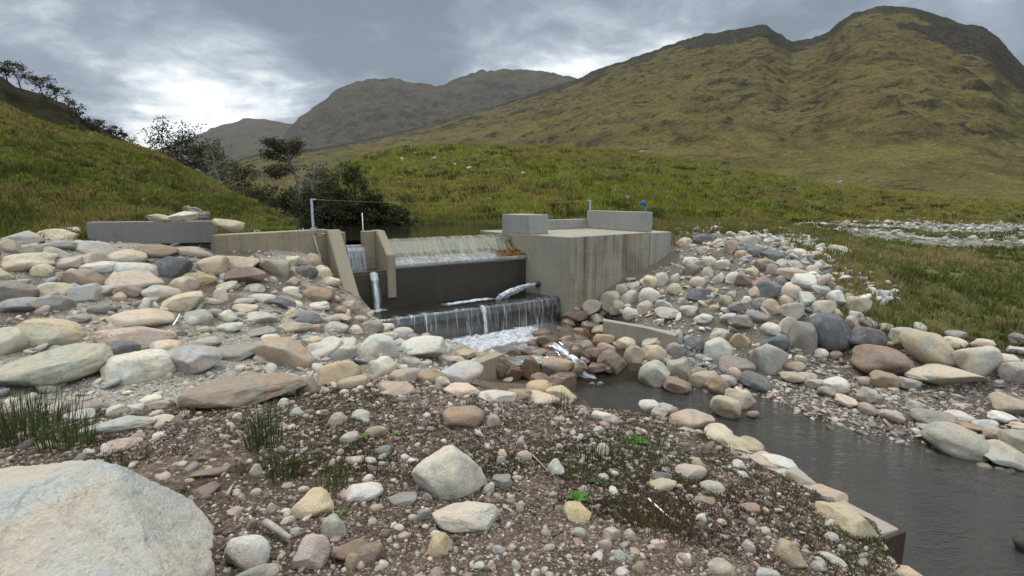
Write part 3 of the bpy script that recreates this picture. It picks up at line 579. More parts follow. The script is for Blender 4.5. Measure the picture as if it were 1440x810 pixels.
M['ww'] = tj.finish(tj.n('ShaderNodeMixShader', {0: tj.mapr(nj, .38, .64), 1: tj.n('ShaderNodeBsdfTransparent', {'Color': (.85, .88, .9)}).outputs[0], 2: tj.principled((.80, .84, .88), .35, tj.bump(nj, .8, .03), .5)}).outputs[0])
tt = np.linspace(0, 1, 14); jc = jp+np.stack([-1.0*tt, -.78*tt, .02*tt-.27*tt**2], 1); b = MB(); [b.tube(jc+np.array([.0, .0, .05])*k*(.3+tt[:, None])+np.array([.04, -.06, 0])*k*tt[:, None], .028+.035*tt, 10) for k in (-1, 0, 1)]
V = np.concatenate(b.V); V = V+np.stack([fbm(V[:, 0]*9, V[:, 1]*9, V[:, 2]*9, 3, q) for q in (1, 2, 3)], 1)*(.02+.05*np.clip((.95-V[:, 2])/.27, 0, 1))[:, None]; b.V = [V]
tag(link('side_jet', b.mesh('side_jet', M['ww'])), 'white jet of water shooting sideways out of the abutment into the basin', 'waterfall')
b = MB(); ot = np.array([(*jp[:2], 0)]); b.tube([jp+[.12, .09, .02], jp+[-.03, -.02, -.0]], .075, 12); tag(link('outlet_pipe', b.mesh('outlet_pipe', M['rust'])), 'short dark outlet pipe behind the white side jet', 'pipe')
# foam: bumpy white water with gaps
def mat_foam():
    t = NT('foam'); p = t.pos(); n = t.noise(p, 7, 6, .75, .8); n2 = t.noise(p, 30, 4, .7)
    d = t.attr('dens').outputs['Fac']
    f = t.math('ADD', t.math('ADD', t.math('MULTIPLY', n, 1.5), t.math('MULTIPLY', n2, .7)), -.50); f = t.math('ADD', f, t.math('SUBTRACT', d, 1.33))
    fac = t.mapr(f, .08, .80, 0, .95); nb = t.bump(t.math('ADD', n, n2), .8, .04)
    sh = t.principled((.80, .84, .90), .4, nb, .4)
    return t.finish(t.n('ShaderNodeMixShader', {0: fac, 1: t.n('ShaderNodeBsdfTransparent').outputs[0], 2: sh}).outputs[0])
M['foam'] = mat_foam()
def foam(name, corners, z, label, bump=.06, n=90, seed=5, soft=.25, boost=1.0):
    c = np.array([np.asarray(q[:2], float) for q in corners]); a, b_ = np.meshgrid(np.linspace(0, 1, n), np.linspace(0, 1, n), indexing='ij')
    P = (c[0][None, None]*((1-a)*(1-b_))[..., None]+c[1][None, None]*(a*(1-b_))[..., None]+c[2][None, None]*(a*b_)[..., None]+c[3][None, None]*((1-a)*b_)[..., None])
    ed = np.minimum(np.minimum(a, 1-a), np.minimum(b_, 1-b_)); D = sstep(0, soft, ed)
    dn = D*boost
    zz = z+D*bump*(.4+np.abs(fbm(P[..., 0]*5, P[..., 1]*5, 0, 4, seed))*2+.3*fbm(P[..., 0]*17, P[..., 1]*17, 0, 3, seed))
    o = link(name, npmesh(name, np.concatenate([P, zz[..., None]], -1).reshape(-1, 3), grid_faces(n, n), M['foam'], None, True, {'dens': dn.ravel()}))
    return stuff(o, label, 'foam')
foam('foam', [W(.1, 1.22), W(4.0, 1.22), W(4.5, 3.0), W(.6, 2.7)], .08, 'white churning foam at the foot of the water curtain', .05, 130, 5, .22, 1.14)
foam('foam', [W(1.0, .18), W(3.4, .35), W(3.4, .80), W(.55, .62)], BAS_Z, 'long white streak of foam across the basin from the side jet', .035, 90, 7, .4, 1.45)
foam('foam', [W(3.85, .08), W(4.75, .08), W(4.75, .62), W(3.85, .62)], BAS_Z, 'round white splash under the fish pass spout', .05, 60, 9, .5, 1.4)
foam('foam', [W(4.0, -.50), W(4.74, -.50), W(4.74, -.22), W(4.0, -.22)], 1.505, 'small white splash on the fish pass floor', .02, 50, 11, .4, 1.4)
c0 = atz(778, 486, .16); c1 = atz(797, 497, .13); c2 = atz(806, 508, .06); c3 = atz(815, 522, -.14); c4 = atz(828, 537, -.33); cz = [c0, c1, c2, c3, c4]
def rc(o): return [c+np.array([.16, .05, .0])*o*(1+.25*i) for i, c in enumerate(cz)]
fall('rock_fall', [rc(o) for o in (-1, -.3, .3, 1)], mat_fall('tumbling_water', 22, 7, .26, .68, (.7, .7, .68), (.76, .80, .84), 1.0), 'white water tumbling between brown wet rocks into the pool', 70, .14)
foam('foam', [c4+[-.35, .2, 0], c4+[.45, .25, 0], c4+[.5, -.35, 0], c4+[-.2, -.35, 0]], POOL_Z, 'white bubbles where the rock cascade enters the pool', .05, 60, 13, .5, 1.3)
# ------------------------------------------------------------------ sky, sun, camera
def build_world():
    w = bpy.data.worlds.new('World'); SC.world = w; w.use_nodes = True; nt = w.node_tree; nt.nodes.clear()
    t = NT.__new__(NT); t.t = nt; t.out = t.n('ShaderNodeOutputWorld')
    sky = t.n('ShaderNodeTexSky', sky_type='NISHITA', sun_disc=False, sun_elevation=SUN_EL, sun_rotation=SUN_AZ)
    g = t.n('ShaderNodeTexCoord').outputs['Generated']; s = t.n('ShaderNodeSeparateXYZ', {0: g})
    zz = t.math('ADD', t.math('MAXIMUM', s.outputs[2], 0.0), .30)
    v = t.n('ShaderNodeCombineXYZ', {0: t.math('DIVIDE', s.outputs[0], zz), 1: t.math('DIVIDE', s.outputs[1], zz), 2: 0.0}).outputs[0]
    v = t.n('ShaderNodeMapping', {'Vector': v, 'Location': (3.3, 1.7, 0)}).outputs[0]
    n1 = t.noise(v, 1.5, 9, .60, .5); n2 = t.noise(v, 4.6, 9, .62, .4); n3 = t.noise(v, .6, 3, .5)
    m = t.math('ADD', t.math('ADD', t.math('MULTIPLY', n1, .72), t.math('MULTIPLY', n2, .30)), t.math('SUBTRACT', t.math('MULTIPLY', n3, .18), .125))
    def lobe(px, py, a0, a1):
        d = ray(px, py); d = d/np.linalg.norm(d)
        dp = t.n('ShaderNodeVectorMath', {0: g, 1: tuple(d)}, operation='DOT_PRODUCT').outputs[1]
        return t.mapr(dp, math.cos(a1), math.cos(a0))
    m = t.math('ADD', m, t.math('MULTIPLY', lobe(325, 165, .02, .16), .17)); m = t.math('ADD', m, t.math('MULTIPLY', lobe(205, 200, .02, .16), .14))
    m = t.math('ADD', m, t.math('MULTIPLY', lobe(790, 90, .03, .22), .08)); m = t.math('SUBTRACT', m, t.math('MULTIPLY', lobe(560, 30, .02, .3), .07)); m = t.math('SUBTRACT', m, t.math('MULTIPLY', lobe(200, 20, .05, .34), .055)); m = t.math('SUBTRACT', m, t.math('MULTIPLY', lobe(1150, -60, .1, .5), .05))
    m = t.math('ADD', t.math('MULTIPLY', t.math('SUBTRACT', m, .50), 1.35), .49)
    cl = t.ramp(m, [(.34, (.115, .155, .20)), (.44, (.185, .222, .275)), (.51, (.265, .31, .365)), (.57, (.40, .45, .50)), (.64, (.68, .715, .74)), (.72, (1.0, 1.0, 1.0))])
    cl = t.mix(1.0, cl, t.n('ShaderNodeCombineXYZ', {0: t.mapr(s.outputs[2], .38, .85, 1, 4.7), 1: t.mapr(s.outputs[2], .38, .85, 1, 4.1), 2: t.mapr(s.outputs[2], .38, .85, 1, 3.35)}).outputs[0], 'MULTIPLY')   # overcast is brightest overhead; boosted further, out of view, to light the ground
    back = t.mapr(s.outputs[1], -.5, .3, 2.0, 1.0); cl = t.mix(1.0, cl, t.n('ShaderNodeCombineXYZ', {0: back, 1: back, 2: back}).outputs[0], 'MULTIPLY')   # unseen sky behind the camera brightened, an added fill for the foreground
    gap = t.math('MULTIPLY', t.mapr(m, .66, .80), t.mapr(n2, .40, .60)); 
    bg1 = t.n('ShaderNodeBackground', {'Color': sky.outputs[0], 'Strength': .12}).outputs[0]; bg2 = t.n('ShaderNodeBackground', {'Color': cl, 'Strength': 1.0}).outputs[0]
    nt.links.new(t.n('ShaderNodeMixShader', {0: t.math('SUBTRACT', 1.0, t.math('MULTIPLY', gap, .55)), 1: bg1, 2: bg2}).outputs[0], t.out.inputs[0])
SUN_EL, SUN_AZ = math.radians(58), math.radians(-40)          # ahead and to the left, behind cloud
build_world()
sd = Vector((math.sin(SUN_AZ)*math.cos(SUN_EL), math.cos(SUN_AZ)*math.cos(SUN_EL), math.sin(SUN_EL)))
L = bpy.data.lights.new('sun', 'SUN'); L.energy = 1.5; L.angle = math.radians(11); L.color = (1, .96, .90)
lo = bpy.data.objects.new('sun', L); lo.rotation_euler = sd.to_track_quat('Z', 'Y').to_euler(); COL.objects.link(lo)
cam = bpy.data.cameras.new('camera'); cam.sensor_width = 36; cam.lens = 36*F/1440; cam.clip_start = .05; cam.clip_end = 20000
co = bpy.data.objects.new('camera', cam); co.location = (0, 0, CZ); co.rotation_euler = (math.pi/2-PIT, 0, 0); COL.objects.link(co); SC.camera = co
vs = SC.view_settings; vs.view_transform = 'Standard'; vs.look = 'None'; vs.exposure = 0.5; vs.gamma = 1; vs.use_curve_mapping = False
SC.render.engine = 'CYCLES'; SC.cycles.use_denoising = True; SC.cycles.max_bounces = 8; SC.cycles.transparent_max_bounces = 16; SC.cycles.caustics_reflective = False; SC.cycles.caustics_refractive = False
# ------------------------------------------------------------------ stones, one by one
PAL = dict(W=(.47,.46,.435), C=(.41,.365,.295), Y=(.43,.365,.25), P=(.40,.34,.295), T=(.31,.25,.195), R=(.22,.17,.14), B=(.128,.135,.147), G=(.245,.238,.228), N=(.375,.365,.335), D=(.06,.052,.05), X=(.12,.078,.050))
CN = dict(W='pale grey', C='cream', Y='yellowish', P='pinkish', T='tan', R='reddish brown', B='dark blue-grey', G='mid grey', N='greenish grey', D='blackish', X='wet brown')
def ico(sub):
    import bmesh
    bm = bmesh.new(); bmesh.ops.create_icosphere(bm, subdivisions=sub, radius=1.0); bm.verts.ensure_lookup_table()
    V = np.array([v.co for v in bm.verts]); Fc = np.array([[v.index for v in f.verts] for f in bm.faces]); bm.free(); return V, Fc
ICO = {k: ico(k) for k in (1, 2, 3, 4, 5, 6, 7)}
def stone_shape(sub, seed, ang=0.0, lobes=None):
    rg = np.random.default_rng(seed); V = ICO[sub][0].copy(); D = V.copy()
    if lobes is not None:                                        # several swellings grown into one boulder
        R = np.zeros(len(D))
        for c, r in lobes:
            c = np.array(c, float); r = np.array(r, float); a = (D/r); oc = -c/r
            A = (a*a).sum(1); Bq = (a*oc).sum(1); Cq = (oc*oc).sum()-1; ds = Bq*Bq-A*Cq
            t = np.where(ds > 0, (-Bq+np.sqrt(np.maximum(ds, 0)))/A, 0); R = np.maximum(R, t)
        V = D*R[:, None]
    else:
        p = rg.uniform(2.1, 2.9); V = D/(np.abs(D)**p).sum(1)[:, None]**(1/p)
        n = 6+int(rg.integers(0, 4))+int(ang*6)
        for k in range(n):
            d = rg.normal(0, 1, 3)*[1, 1, .9]; d /= np.linalg.norm(d); h = rg.uniform(.58, .90) if ang > .3 else rg.uniform(.64, .95)
            s = V@d; ex = np.maximum(0, s-h); V = V-(ex*(.93 if ang > .3 else .80))[:, None]*d
        o = rg.uniform(0, 90, 3); a = .13 if ang < .3 else .10
        V = V*(1+a*1.4*fbm(D[:, 0]*.9+o[0], D[:, 1]*.9+o[1], D[:, 2]*.9+o[2], 2, seed % 97)+a*.5*fbm(D[:, 0]*2.4+o[1], D[:, 1]*2.4+o[2], D[:, 2]*2.4+o[0], 3, seed % 89))[:, None]
    o = rg.uniform(0, 90, 3)
    if sub >= 4: V = V*(1+.034*fbm(D[:, 0]*8+o[0], D[:, 1]*8+o[1], D[:, 2]*8+o[2], 4, seed % 83))[:, None]
    if sub >= 5: V = V*(1+.010*fbm(D[:, 0]*34+o[0], D[:, 1]*34+o[1], D[:, 2]*34, 3, seed % 71))[:, None]
    return V
STONES = []      # dicts: px, py, w, h, col, ang, zone
def rows(zone_, ox, oy, k, txt):
    for ln in txt.split(';'):
        f = ln.split()
        if len(f) < 5: continue
        x, y, w, h = [float(v) for v in f[:4]]
        STONES.append(dict(px=ox+x/k, py=oy+y/k, w=w/k, h=h/k, c=f[4][0], ang='a' in f[4][1:], wet='w' in f[4][1:] or f[4][0] == 'X', zone=zone_))
rows('left', 0, 260, 3, """70 150 130 55 G;135 185 110 60 P;12 150 42 50 G;230 180 80 38 P;305 200 80 50 N;95 222 145 60 N;240 214 155 64 C;38 258 95 64 C;120 268 95 55 N;232 288 140 55 N;240 252 150 40 G;395 265 165 60 N;372 308 145 50 C;
100 318 235 55 C;180 360 85 58 C;15 375 70 45 C;275 326 125 40 N;408 342 150 38 W;530 303 155 64 C;575 356 170 66 W;715 342 178 92 B;640 272 200 48 T;820 280 160 34 P;900 342 125 88 Ca;1005 324 170 56 C;1162 347 124 74 C;1030 384 172 74 Ra;1250 317 85 42 C;1295 362 95 50 B;
1318 312 74 54 T;1365 372 62 60 C;1388 320 40 52 N;1155 400 32 30 W;1235 406 66 38 P;1070 432 90 32 N;960 424 95 34 C;840 390 135 48 Y;770 420 126 72 C;570 398 215 82 P;360 392 165 78 T;232 445 140 76 C;362 452 140 72 W;440 442 110 44 N;680 448 150 58 N;545 443 110 50 R;765 489 176 64 C;
930 462 60 60 W;900 490 80 26 P;1336 457 130 64 T;1380 458 66 62 T;1175 490 142 46 B;1025 489 102 32 N;1030 515 112 26 C;1110 474 110 28 N;1220 444 84 34 W;1252 468 50 22 C;1230 534 66 32 C;1340 509 100 24 W;595 560 248 68 C;832 553 120 64 N;955 550 82 48 W;1095 555 162 30 W;1290 562 132 44 B;
180 614 292 108 C;575 625 288 62 P;55 440 175 76 G;215 490 165 70 G;90 500 190 60 G;30 660 130 120 W;970 599 112 40 N;870 657 112 32 N;1245 596 152 34 C;705 677 132 48 C;480 692 192 64 B;585 757 278 118 W;820 735 218 128 Wa;410 717 132 74 C;210 768 445 145 Na;1005 702 192 64 G;1200 703 228 134 T;
1366 692 170 84 W;1320 660 84 44 C;1405 562 62 28 C;1412 599 82 50 N;100 405 54 20 W;500 470 60 40 P;640 480 70 24 N;330 560 90 30 G;1100 620 120 36 G;740 620 90 26 G;470 612 100 30 G;1140 640 80 30 W;430 520 110 34 G;505 218 110 34 Dw""")
rows('left', 420, 260, 2.667, """95 330 62 60 C;120 358 76 34 P;100 407 72 58 T;160 498 86 30 C;70 452 92 26 W;186 452 62 40 P;140 533 92 46 N;40 498 84 42 B;275 528 92 44 G;45 592 72 36 C;125 617 182 80 W;295 602 146 94 W;470 608 184 94 Wa;155 707 168 104 Y;205 742 122 56 T;320 683 98 84 Wa;410 712 142 60 P;
600 708 190 100 Wa;500 722 112 64 T;365 768 138 56 P;545 738 64 40 C;620 768 152 50 P;750 792 142 54 W;30 752 82 82 P;100 772 36 30 N;60 535 70 30 P;210 545 60 26 C;330 530 60 24 W;150 465 60 24 T;330 562 90 28 N;390 545 80 26 N;230 500 60 26 C""")
rows('wet', 420, 260, 2.667, """1035 498 100 56 R;985 545 66 36 X;905 562 96 50 X;940 592 96 66 X;795 640 86 66 X;800 705 84 80 Xa;862 690 90 110 Xa;970 684 120 80 T;985 752 116 86 X;910 640 90 60 X;1000 622 56 38 X;1060 560 70 50 X;1050 640 90 80 X;1100 640 70 60 X;760 690 70 90 X;880 600 60 40 X;1090 530 70 44 X;1010 585 70 46 X;905 735 80 70 Xa;960 645 80 50 X;1030 700 90 60 X;1110 690 90 50 X;1060 665 70 50 Xa;945 610 60 40 X;1130 600 60 50 X;860 640 70 50 X;1010 520 60 40 X;1150 690 70 40 X""")
rows('edge', 420, 260, 2.667, """905 765 110 64 Y;985 790 120 66 Y;900 800 160 50 C;820 790 100 50 T""")
rows('right', 420, 260, 2.667, """1098 452 84 48 P;1170 427 78 68 C;1197 455 64 44 C;1146 472 44 26 P;1118 502 70 42 W;1240 420 64 52 W;1318 412 84 58 W;1300 458 62 52 P;1247 480 66 42 W;1312 364 70 50 W;1258 382 64 44 C;1358 354 64 54 W;1408 350 44 40 W;1375 445 68 30 W;1385 480 102 34 W;1214 392 50 46 W;1425 322 50 44 C;
1150 543 106 50 T;1240 562 96 54 C;1335 586 96 44 W;1410 568 60 54 N;1330 630 100 70 C;1222 592 90 46 C;1255 636 76 70 T;1175 654 114 74 R;1152 612 76 46 T;1080 604 64 44 T;1145 576 84 40 T;1335 702 118 88 N""")
rows('right', 900, 280, 2.665, """45 312 72 54 C;80 299 62 54 G;130 335 58 42 C;130 297 42 30 G;140 268 58 50 N;195 264 54 44 G;255 274 42 46 W;215 310 58 42 C;297 294 44 42 W;347 293 54 44 W;385 303 58 56 Ra;180 414 74 34 W;235 442 74 30 W;220 354 88 42 B;322 376 54 34 C;342 358 38 28 W;402 373 30 20 W;365 398 68 32 G;
456 314 74 60 T;486 334 94 60 B;470 247 78 50 T;495 264 42 48 G;435 196 78 44 B;495 210 88 40 B;340 182 58 68 Ta;295 163 62 34 C;415 156 74 44 N;310 241 54 32 W;260 231 54 34 C;570 279 114 50 C;615 304 88 52 W;562 342 92 54 P;620 371 68 50 W;684 404 94 52 C;550 377 58 38 P;566 417 94 60 P;490 397 74 48 T;
440 432 88 36 G;452 388 60 40 G;380 452 104 48 G;552 464 68 52 N;490 482 74 42 W;300 502 76 32 W;376 521 74 54 Y;297 554 118 78 W;200 538 84 52 B;130 511 54 48 N;138 562 78 54 G;505 540 104 62 B;606 516 108 112 G;735 367 74 54 W;815 389 94 60 C;690 337 48 28 N;780 367 44 34 T;800 457 54 44 P;
855 461 74 40 G;920 479 54 30 P;812 434 54 30 W;145 635 94 82 N;365 620 134 66 G;484 592 130 110 N;215 647 80 40 T;235 672 104 62 C;355 657 58 52 C;170 160 60 34 C;240 190 56 30 N;190 230 60 30 W;240 145 80 34 B;600 200 60 30 W;640 210 70 28 C;580 245 60 30 N;650 265 50 36 C;240 300 40 28 N;270 340 50 24 C;
280 405 40 20 C;320 415 36 20 N;250 385 44 18 T;160 380 40 22 N;330 440 60 26 W;430 345 50 40 P;530 305 50 40 G;700 290 44 24 N;745 190 90 36 C;660 330 44 26 W;540 240 60 34 N;380 205 50 28 P;420 270 50 30 C;740 340 44 30 N;660 440 50 30 W;740 425 40 30 C;640 470 40 30 C;590 395 40 24 N""")
rows('shore', 900, 280, 2.665, """705 498 164 142 B;853 519 154 80 B;975 516 80 78 Na;1085 558 194 134 Ca;905 613 204 112 R;1145 660 245 84 Ca;1260 607 144 118 N;1175 541 88 50 C;1180 510 74 40 G;1370 611 88 58 W;1412 652 110 100 N;1420 527 64 44 G;1285 542 74 44 P;1412 566 64 30 W;138 696 110 58 Ra;290 702 96 70 T;330 682 64 44 N;
435 686 110 68 B;575 632 84 48 T;625 667 70 34 N;570 667 94 40 C;655 692 70 40 C;735 702 90 68 W;700 722 64 40 T;850 735 70 68 W;920 677 104 62 T;843 682 54 34 P;1010 692 84 48 G;370 750 104 78 C;320 782 112 84 C;735 585 44 34 T;680 580 50 40 W;930 545 40 30 C;600 600 40 30 C;1050 480 44 36 N""")
rows('shore', 900, 500, 2.613, """415 217 46 28 R;1165 315 218 118 N;1340 370 175 92 Na;1365 182 135 74 P;1170 224 104 42 W;1265 257 80 48 W;1330 230 84 42 W;1385 318 115 84 N;1392 260 60 28 P;1075 230 140 64 G;925 222 84 44 P;1010 190 60 50 N;840 200 70 44 P;1300 290 70 50 P;1200 260 110 34 T;760 170 80 40 P;1060 262 80 30 P""")
rows('edge', 900, 500, 2.613, """40 188 90 50 W;100 200 80 50 W;190 242 165 84 P;178 290 94 42 P;300 302 120 66 C;370 335 110 54 C;70 210 60 40 N;460 392 120 46 P;540 440 80 40 W;605 572 116 94 W;690 640 64 70 C;645 656 66 60 W;765 650 230 185 Ca;288 275 100 50 Pa;392 335 120 60 Ca;510 398 130 64 Wa;600 458 130 70 Pa;690 525 140 90 Pa;455 372 80 40 C;345 318 90 44 W;975 800 110 64 C;900 765 70 60 N""")
rows('fore', 900, 500, 2.613, """75 446 82 40 B;75 470 112 48 C;185 427 114 58 P;265 482 92 46 W;365 400 56 34 W;215 402 54 42 T;555 727 122 84 T;300 782 104 62 P;470 802 84 44 N;165 750 54 44 P;70 692 48 34 T;400 702 54 44 G;240 530 70 34 R;740 705 28 26 W;400 555 80 36 R;225 595 40 30 W;300 610 40 26 P;700 740 110 40 N""")
rows('fore', 500, 500, 2.6125, """345 420 280 215 W;405 590 250 104 Wa;490 488 44 46 N;540 462 78 54 Ga;735 412 68 60 W;815 577 108 64 Y;395 225 158 84 T;505 242 54 50 C;150 122 132 54 P;520 150 142 46 W;75 277 78 40 P;310 697 94 82 Y;50 722 115 74 R;250 580 64 42 G;45 502 98 54 W;170 527 112 46 G;620 366 58 40 P;605 316 30 30 P;825 652 52 38 N;
940 657 64 52 P;970 737 50 46 N;915 690 54 42 P;500 772 32 38 P;455 772 42 28 W;575 705 38 30 P;700 645 38 36 N;1040 782 50 52 T;1110 692 54 34 P;915 222 98 50 W;1205 747 54 42 W;905 345 54 50 W;600 148 98 48 T;700 120 50 40 P;540 360 34 30 C;535 385 34 30 N;605 555 30 40 P;1010 660 50 40 P;1180 690 34 28 T;590 770 36 40 W;660 795 36 34 W;
560 90 40 20 P;100 350 60 34 G;20 220 70 40 N;750 560 36 22 N;180 660 50 26 P;160 630 40 24 W;850 740 30 22 P""")
rows('fore', 0, 500, 2.613, """430 252 265 64 N;450 322 128 44 P;290 215 98 34 W;430 202 74 42 N;500 190 74 34 W;590 177 104 38 P;660 167 44 42 N;905 168 48 32 W;600 235 94 32 C;1240 232 72 54 P;1330 217 74 38 W;1145 542 156 94 Y;1335 497 145 68 W;1228 630 94 96 N;1143 722 140 128 P;1300 720 180 74 R;1295 757 54 66 T;910 717 156 118 W;
945 797 155 62 N;1085 650 38 34 N;925 622 42 40 R;1055 603 54 26 W;1300 383 62 34 W;940 422 48 50 N;760 490 94 44 R;770 430 130 36 R;1380 282 64 44 T;1285 300 74 38 N;905 135 430 105 Ga;1385 560 50 30 T;865 570 60 30 P;940 500 40 24 C;350 185 80 36 G;85 290 50 24 N;170 325 60 24 W;1000 560 40 40 P""")
rows('left', 0, 0, 1, 'x;572 470 30 10 G;600 478 34 11 W;628 487 30 11 N;655 497 30 12 C;608 493 24 9 T;640 505 28 11 P;560 481 22 9 N;585 488 24 9 P;548 470 22 8 C;668 508 20 9 W;616 468 20 7 G')
rows('wall', 0, 0, 1, """226 307 36 12 C;254 305 44 15 W;322 317 42 17 C""")
NEAR = {'left': 'on the left apron'}
def place_stones():
    H = hit([s['px'] for s in STONES], [s['py']+.32*s['h'] for s in STONES])
    for i, s in enumerate(STONES):
        d = ray(s['px'], s['py']); hd = math.hypot(H[i, 0], H[i, 1])
        if s['zone'] == 'wall': hd = {322: 11.0}.get(int(s['px']), 10.9)
        t = hd/math.hypot(d[0], d[1]); P = np.array([0, 0, CZ])+t*d
        a = s['w']/2*t/F; hh = s['h']/2*t/F
        el = math.atan2(-d[2], math.hypot(d[0], d[1]))
        bdep = min(a*.8, hh/max(math.sin(el), .12)*.8)
        c = math.sqrt(max(hh*hh-(bdep*math.sin(el))**2, (hh*.55)**2))/math.cos(el)
        c = max(c, .32*min(a, bdep))
        if s['zone'] == 'edge' and s['px'] > 800:
            t = (.97+(.16*(s['w'] > 70)-.10)*c+(.10 if s['w'] > 70 else 0)-CZ)/d[2]; P = np.array([0, 0, CZ])+t*d; a, bdep, c = [q*t/(hd/math.hypot(d[0], d[1])) for q in (a, bdep, c)]
        elif H[i, 2] < POOL_Z-.02 and s['zone'] != 'edge':
            q0 = atz(s['px'], s['py']+.36*s['h'], POOL_Z); t2 = math.hypot(q0[0], q0[1])/math.hypot(d[0], d[1]); a, bdep, c = [q*t2/t for q in (a, bdep, c)]; P = np.array([0, 0, CZ])+t2*d
        if s['zone'] in ('left', 'right', 'fore') and not s['ang']: c *= 1.38
        s.update(P=P+np.array([d[0], d[1], 0])/math.hypot(d[0], d[1])*bdep*.12-np.array([0, 0, c*({'left': .34, 'right': .30, 'fore': .34}.get(s['zone'], 0) if not s['ang'] else .1)]), a=a, b=bdep, cz=c, seed=1000+i*7)
def label_stones():
    LM = [(385,340,'the tan wall'),(210,322,'the grey wall'),(482,380,'the wing wall'),(800,380,'the abutment corner'),(900,462,'the straight kerb'),(945,350,'the abutment end'),
          (632,660,'the big white boulder'),(120,740,'the giant boulder'),(690,512,'the concrete block'),(1262,760,'the rusty plate'),(372,606,'the tall rush tuft'),(812,700,'the leafy green plant'),
          (815,520,'the rock cascade'),(1165,467,'the round blue-grey boulder'),(1306,489,'the peaked cream boulder'),(238,374,'the blue-black boulder'),(55,590,'the left rush clump'),(1120,700,'the stone edging'),
          (66,465,'the long cream boulder'),(400,494,'the tan topped boulder'),(345,548,'the broad brown slab'),(1300,400,'the meadow grass'),(1350,640,'the pale shore boulder'),(905,620,'the slender weed tuft')]
    special = {}
    for i, s in enumerate(STONES):
        sz = 'large' if s['w'] > 56 else 'medium' if s['w'] > 30 else 'small'
        rt = s['h']/s['w']; shp = 'angular' if s['ang'] else 'flat' if rt < .40 else 'oval' if rt < .66 else 'round'
        best = min(LM, key=lambda l: math.hypot(l[0]-s['px'], (l[1]-s['py'])*1.6)+(60 if abs(l[0]-s['px'])+abs(l[1]-s['py']) < 14 else 0))
        dx, dy = s['px']-best[0], (s['py']-best[1])*1.6
        rel = ('in front of' if dy > 0 else 'behind') if abs(dy) > 2.2*abs(dx) else ('right of' if dx > 0 else 'left of') if abs(dx) > 2.2*abs(dy) else (('in front and right of' if dx > 0 else 'in front and left of') if dy > 0 else ('behind and right of' if dx > 0 else 'behind and left of'))
        kind = 'boulder' if s['w'] > 40 else 'stone'
        s['kind'] = kind; s['key'] = (f"{sz} {CN[s['c']]} {shp} {kind}", f"{rel} {best[2]}"); s['dist'] = math.hypot(dx, dy)
    seen = {}
    for s in STONES: seen.setdefault(s['key'], []).append(s)
    ordn = ['nearest', 'second nearest', 'third nearest', 'fourth nearest', 'fifth nearest', 'sixth nearest', 'seventh nearest', 'eighth nearest']
    for k, L_ in seen.items():
        L_.sort(key=lambda s: s['dist'])
        for j, s in enumerate(L_):
            s['label'] = f"{k[0]} {k[1]}" if len(L_) == 1 else f"{ordn[min(j, 7)]} {k[0]} {k[1]}"
    def sp(px, py, text):
        s = min(STONES, key=lambda q: math.hypot(q['px']-px, q['py']-py)); s['label'] = text
    sp(632, 660, 'big white boulder alone in the middle of the foreground gravel'); sp(1165, 467, 'round dark blue-grey boulder standing tallest in the right shore row')
    sp(1306, 489, 'large peaked cream boulder in the right shore row'); sp(1330, 527, 'flat cream slab lying under the peaked cream boulder'); sp(1240, 509, 'broad red-brown boulder with dark top in the right shore row')
    sp(238, 374, 'blue-black mottled boulder on left apron below the grey wall'); sp(348, 547, 'broad grey-brown slab along the front edge of the left stone apron'); sp(400, 494, 'tan and cream boulder on the front row of left apron')
    sp(70, 516, 'wide flat greenish white slab at far left of apron front row'); sp(60, 465, 'long smooth cream boulder on left apron in bare peat'); sp(1346, 620, 'smooth pale oval boulder lying at the water edge on the right')
    sp(1022, 575, 'paler front one of two egg shaped boulders standing in the pool'); sp(1040, 562, 'rear one of two egg shaped boulders standing in the pool'); sp(1202, 748, 'big cream and pink boulder set in the bank edging by the plate')
    sp(812, 720, 'smooth yellow stone beside the leafy green plant'); sp(1365, 529, 'round grey boulder with dark streaks right of the cream slab'); sp(1228, 474, 'grey oval boulder right of the round blue-grey boulder')
GROUPS = {'left': 'stones set in the left apron', 'right': 'stones on the right bank slope', 'shore': 'boulders along the right shore', 'wet': 'wet rocks of the cascade', 'edge': 'stones in the near bank edging', 'fore': 'loose stones on the foreground gravel', 'wall': 'stones around the grey wall'}
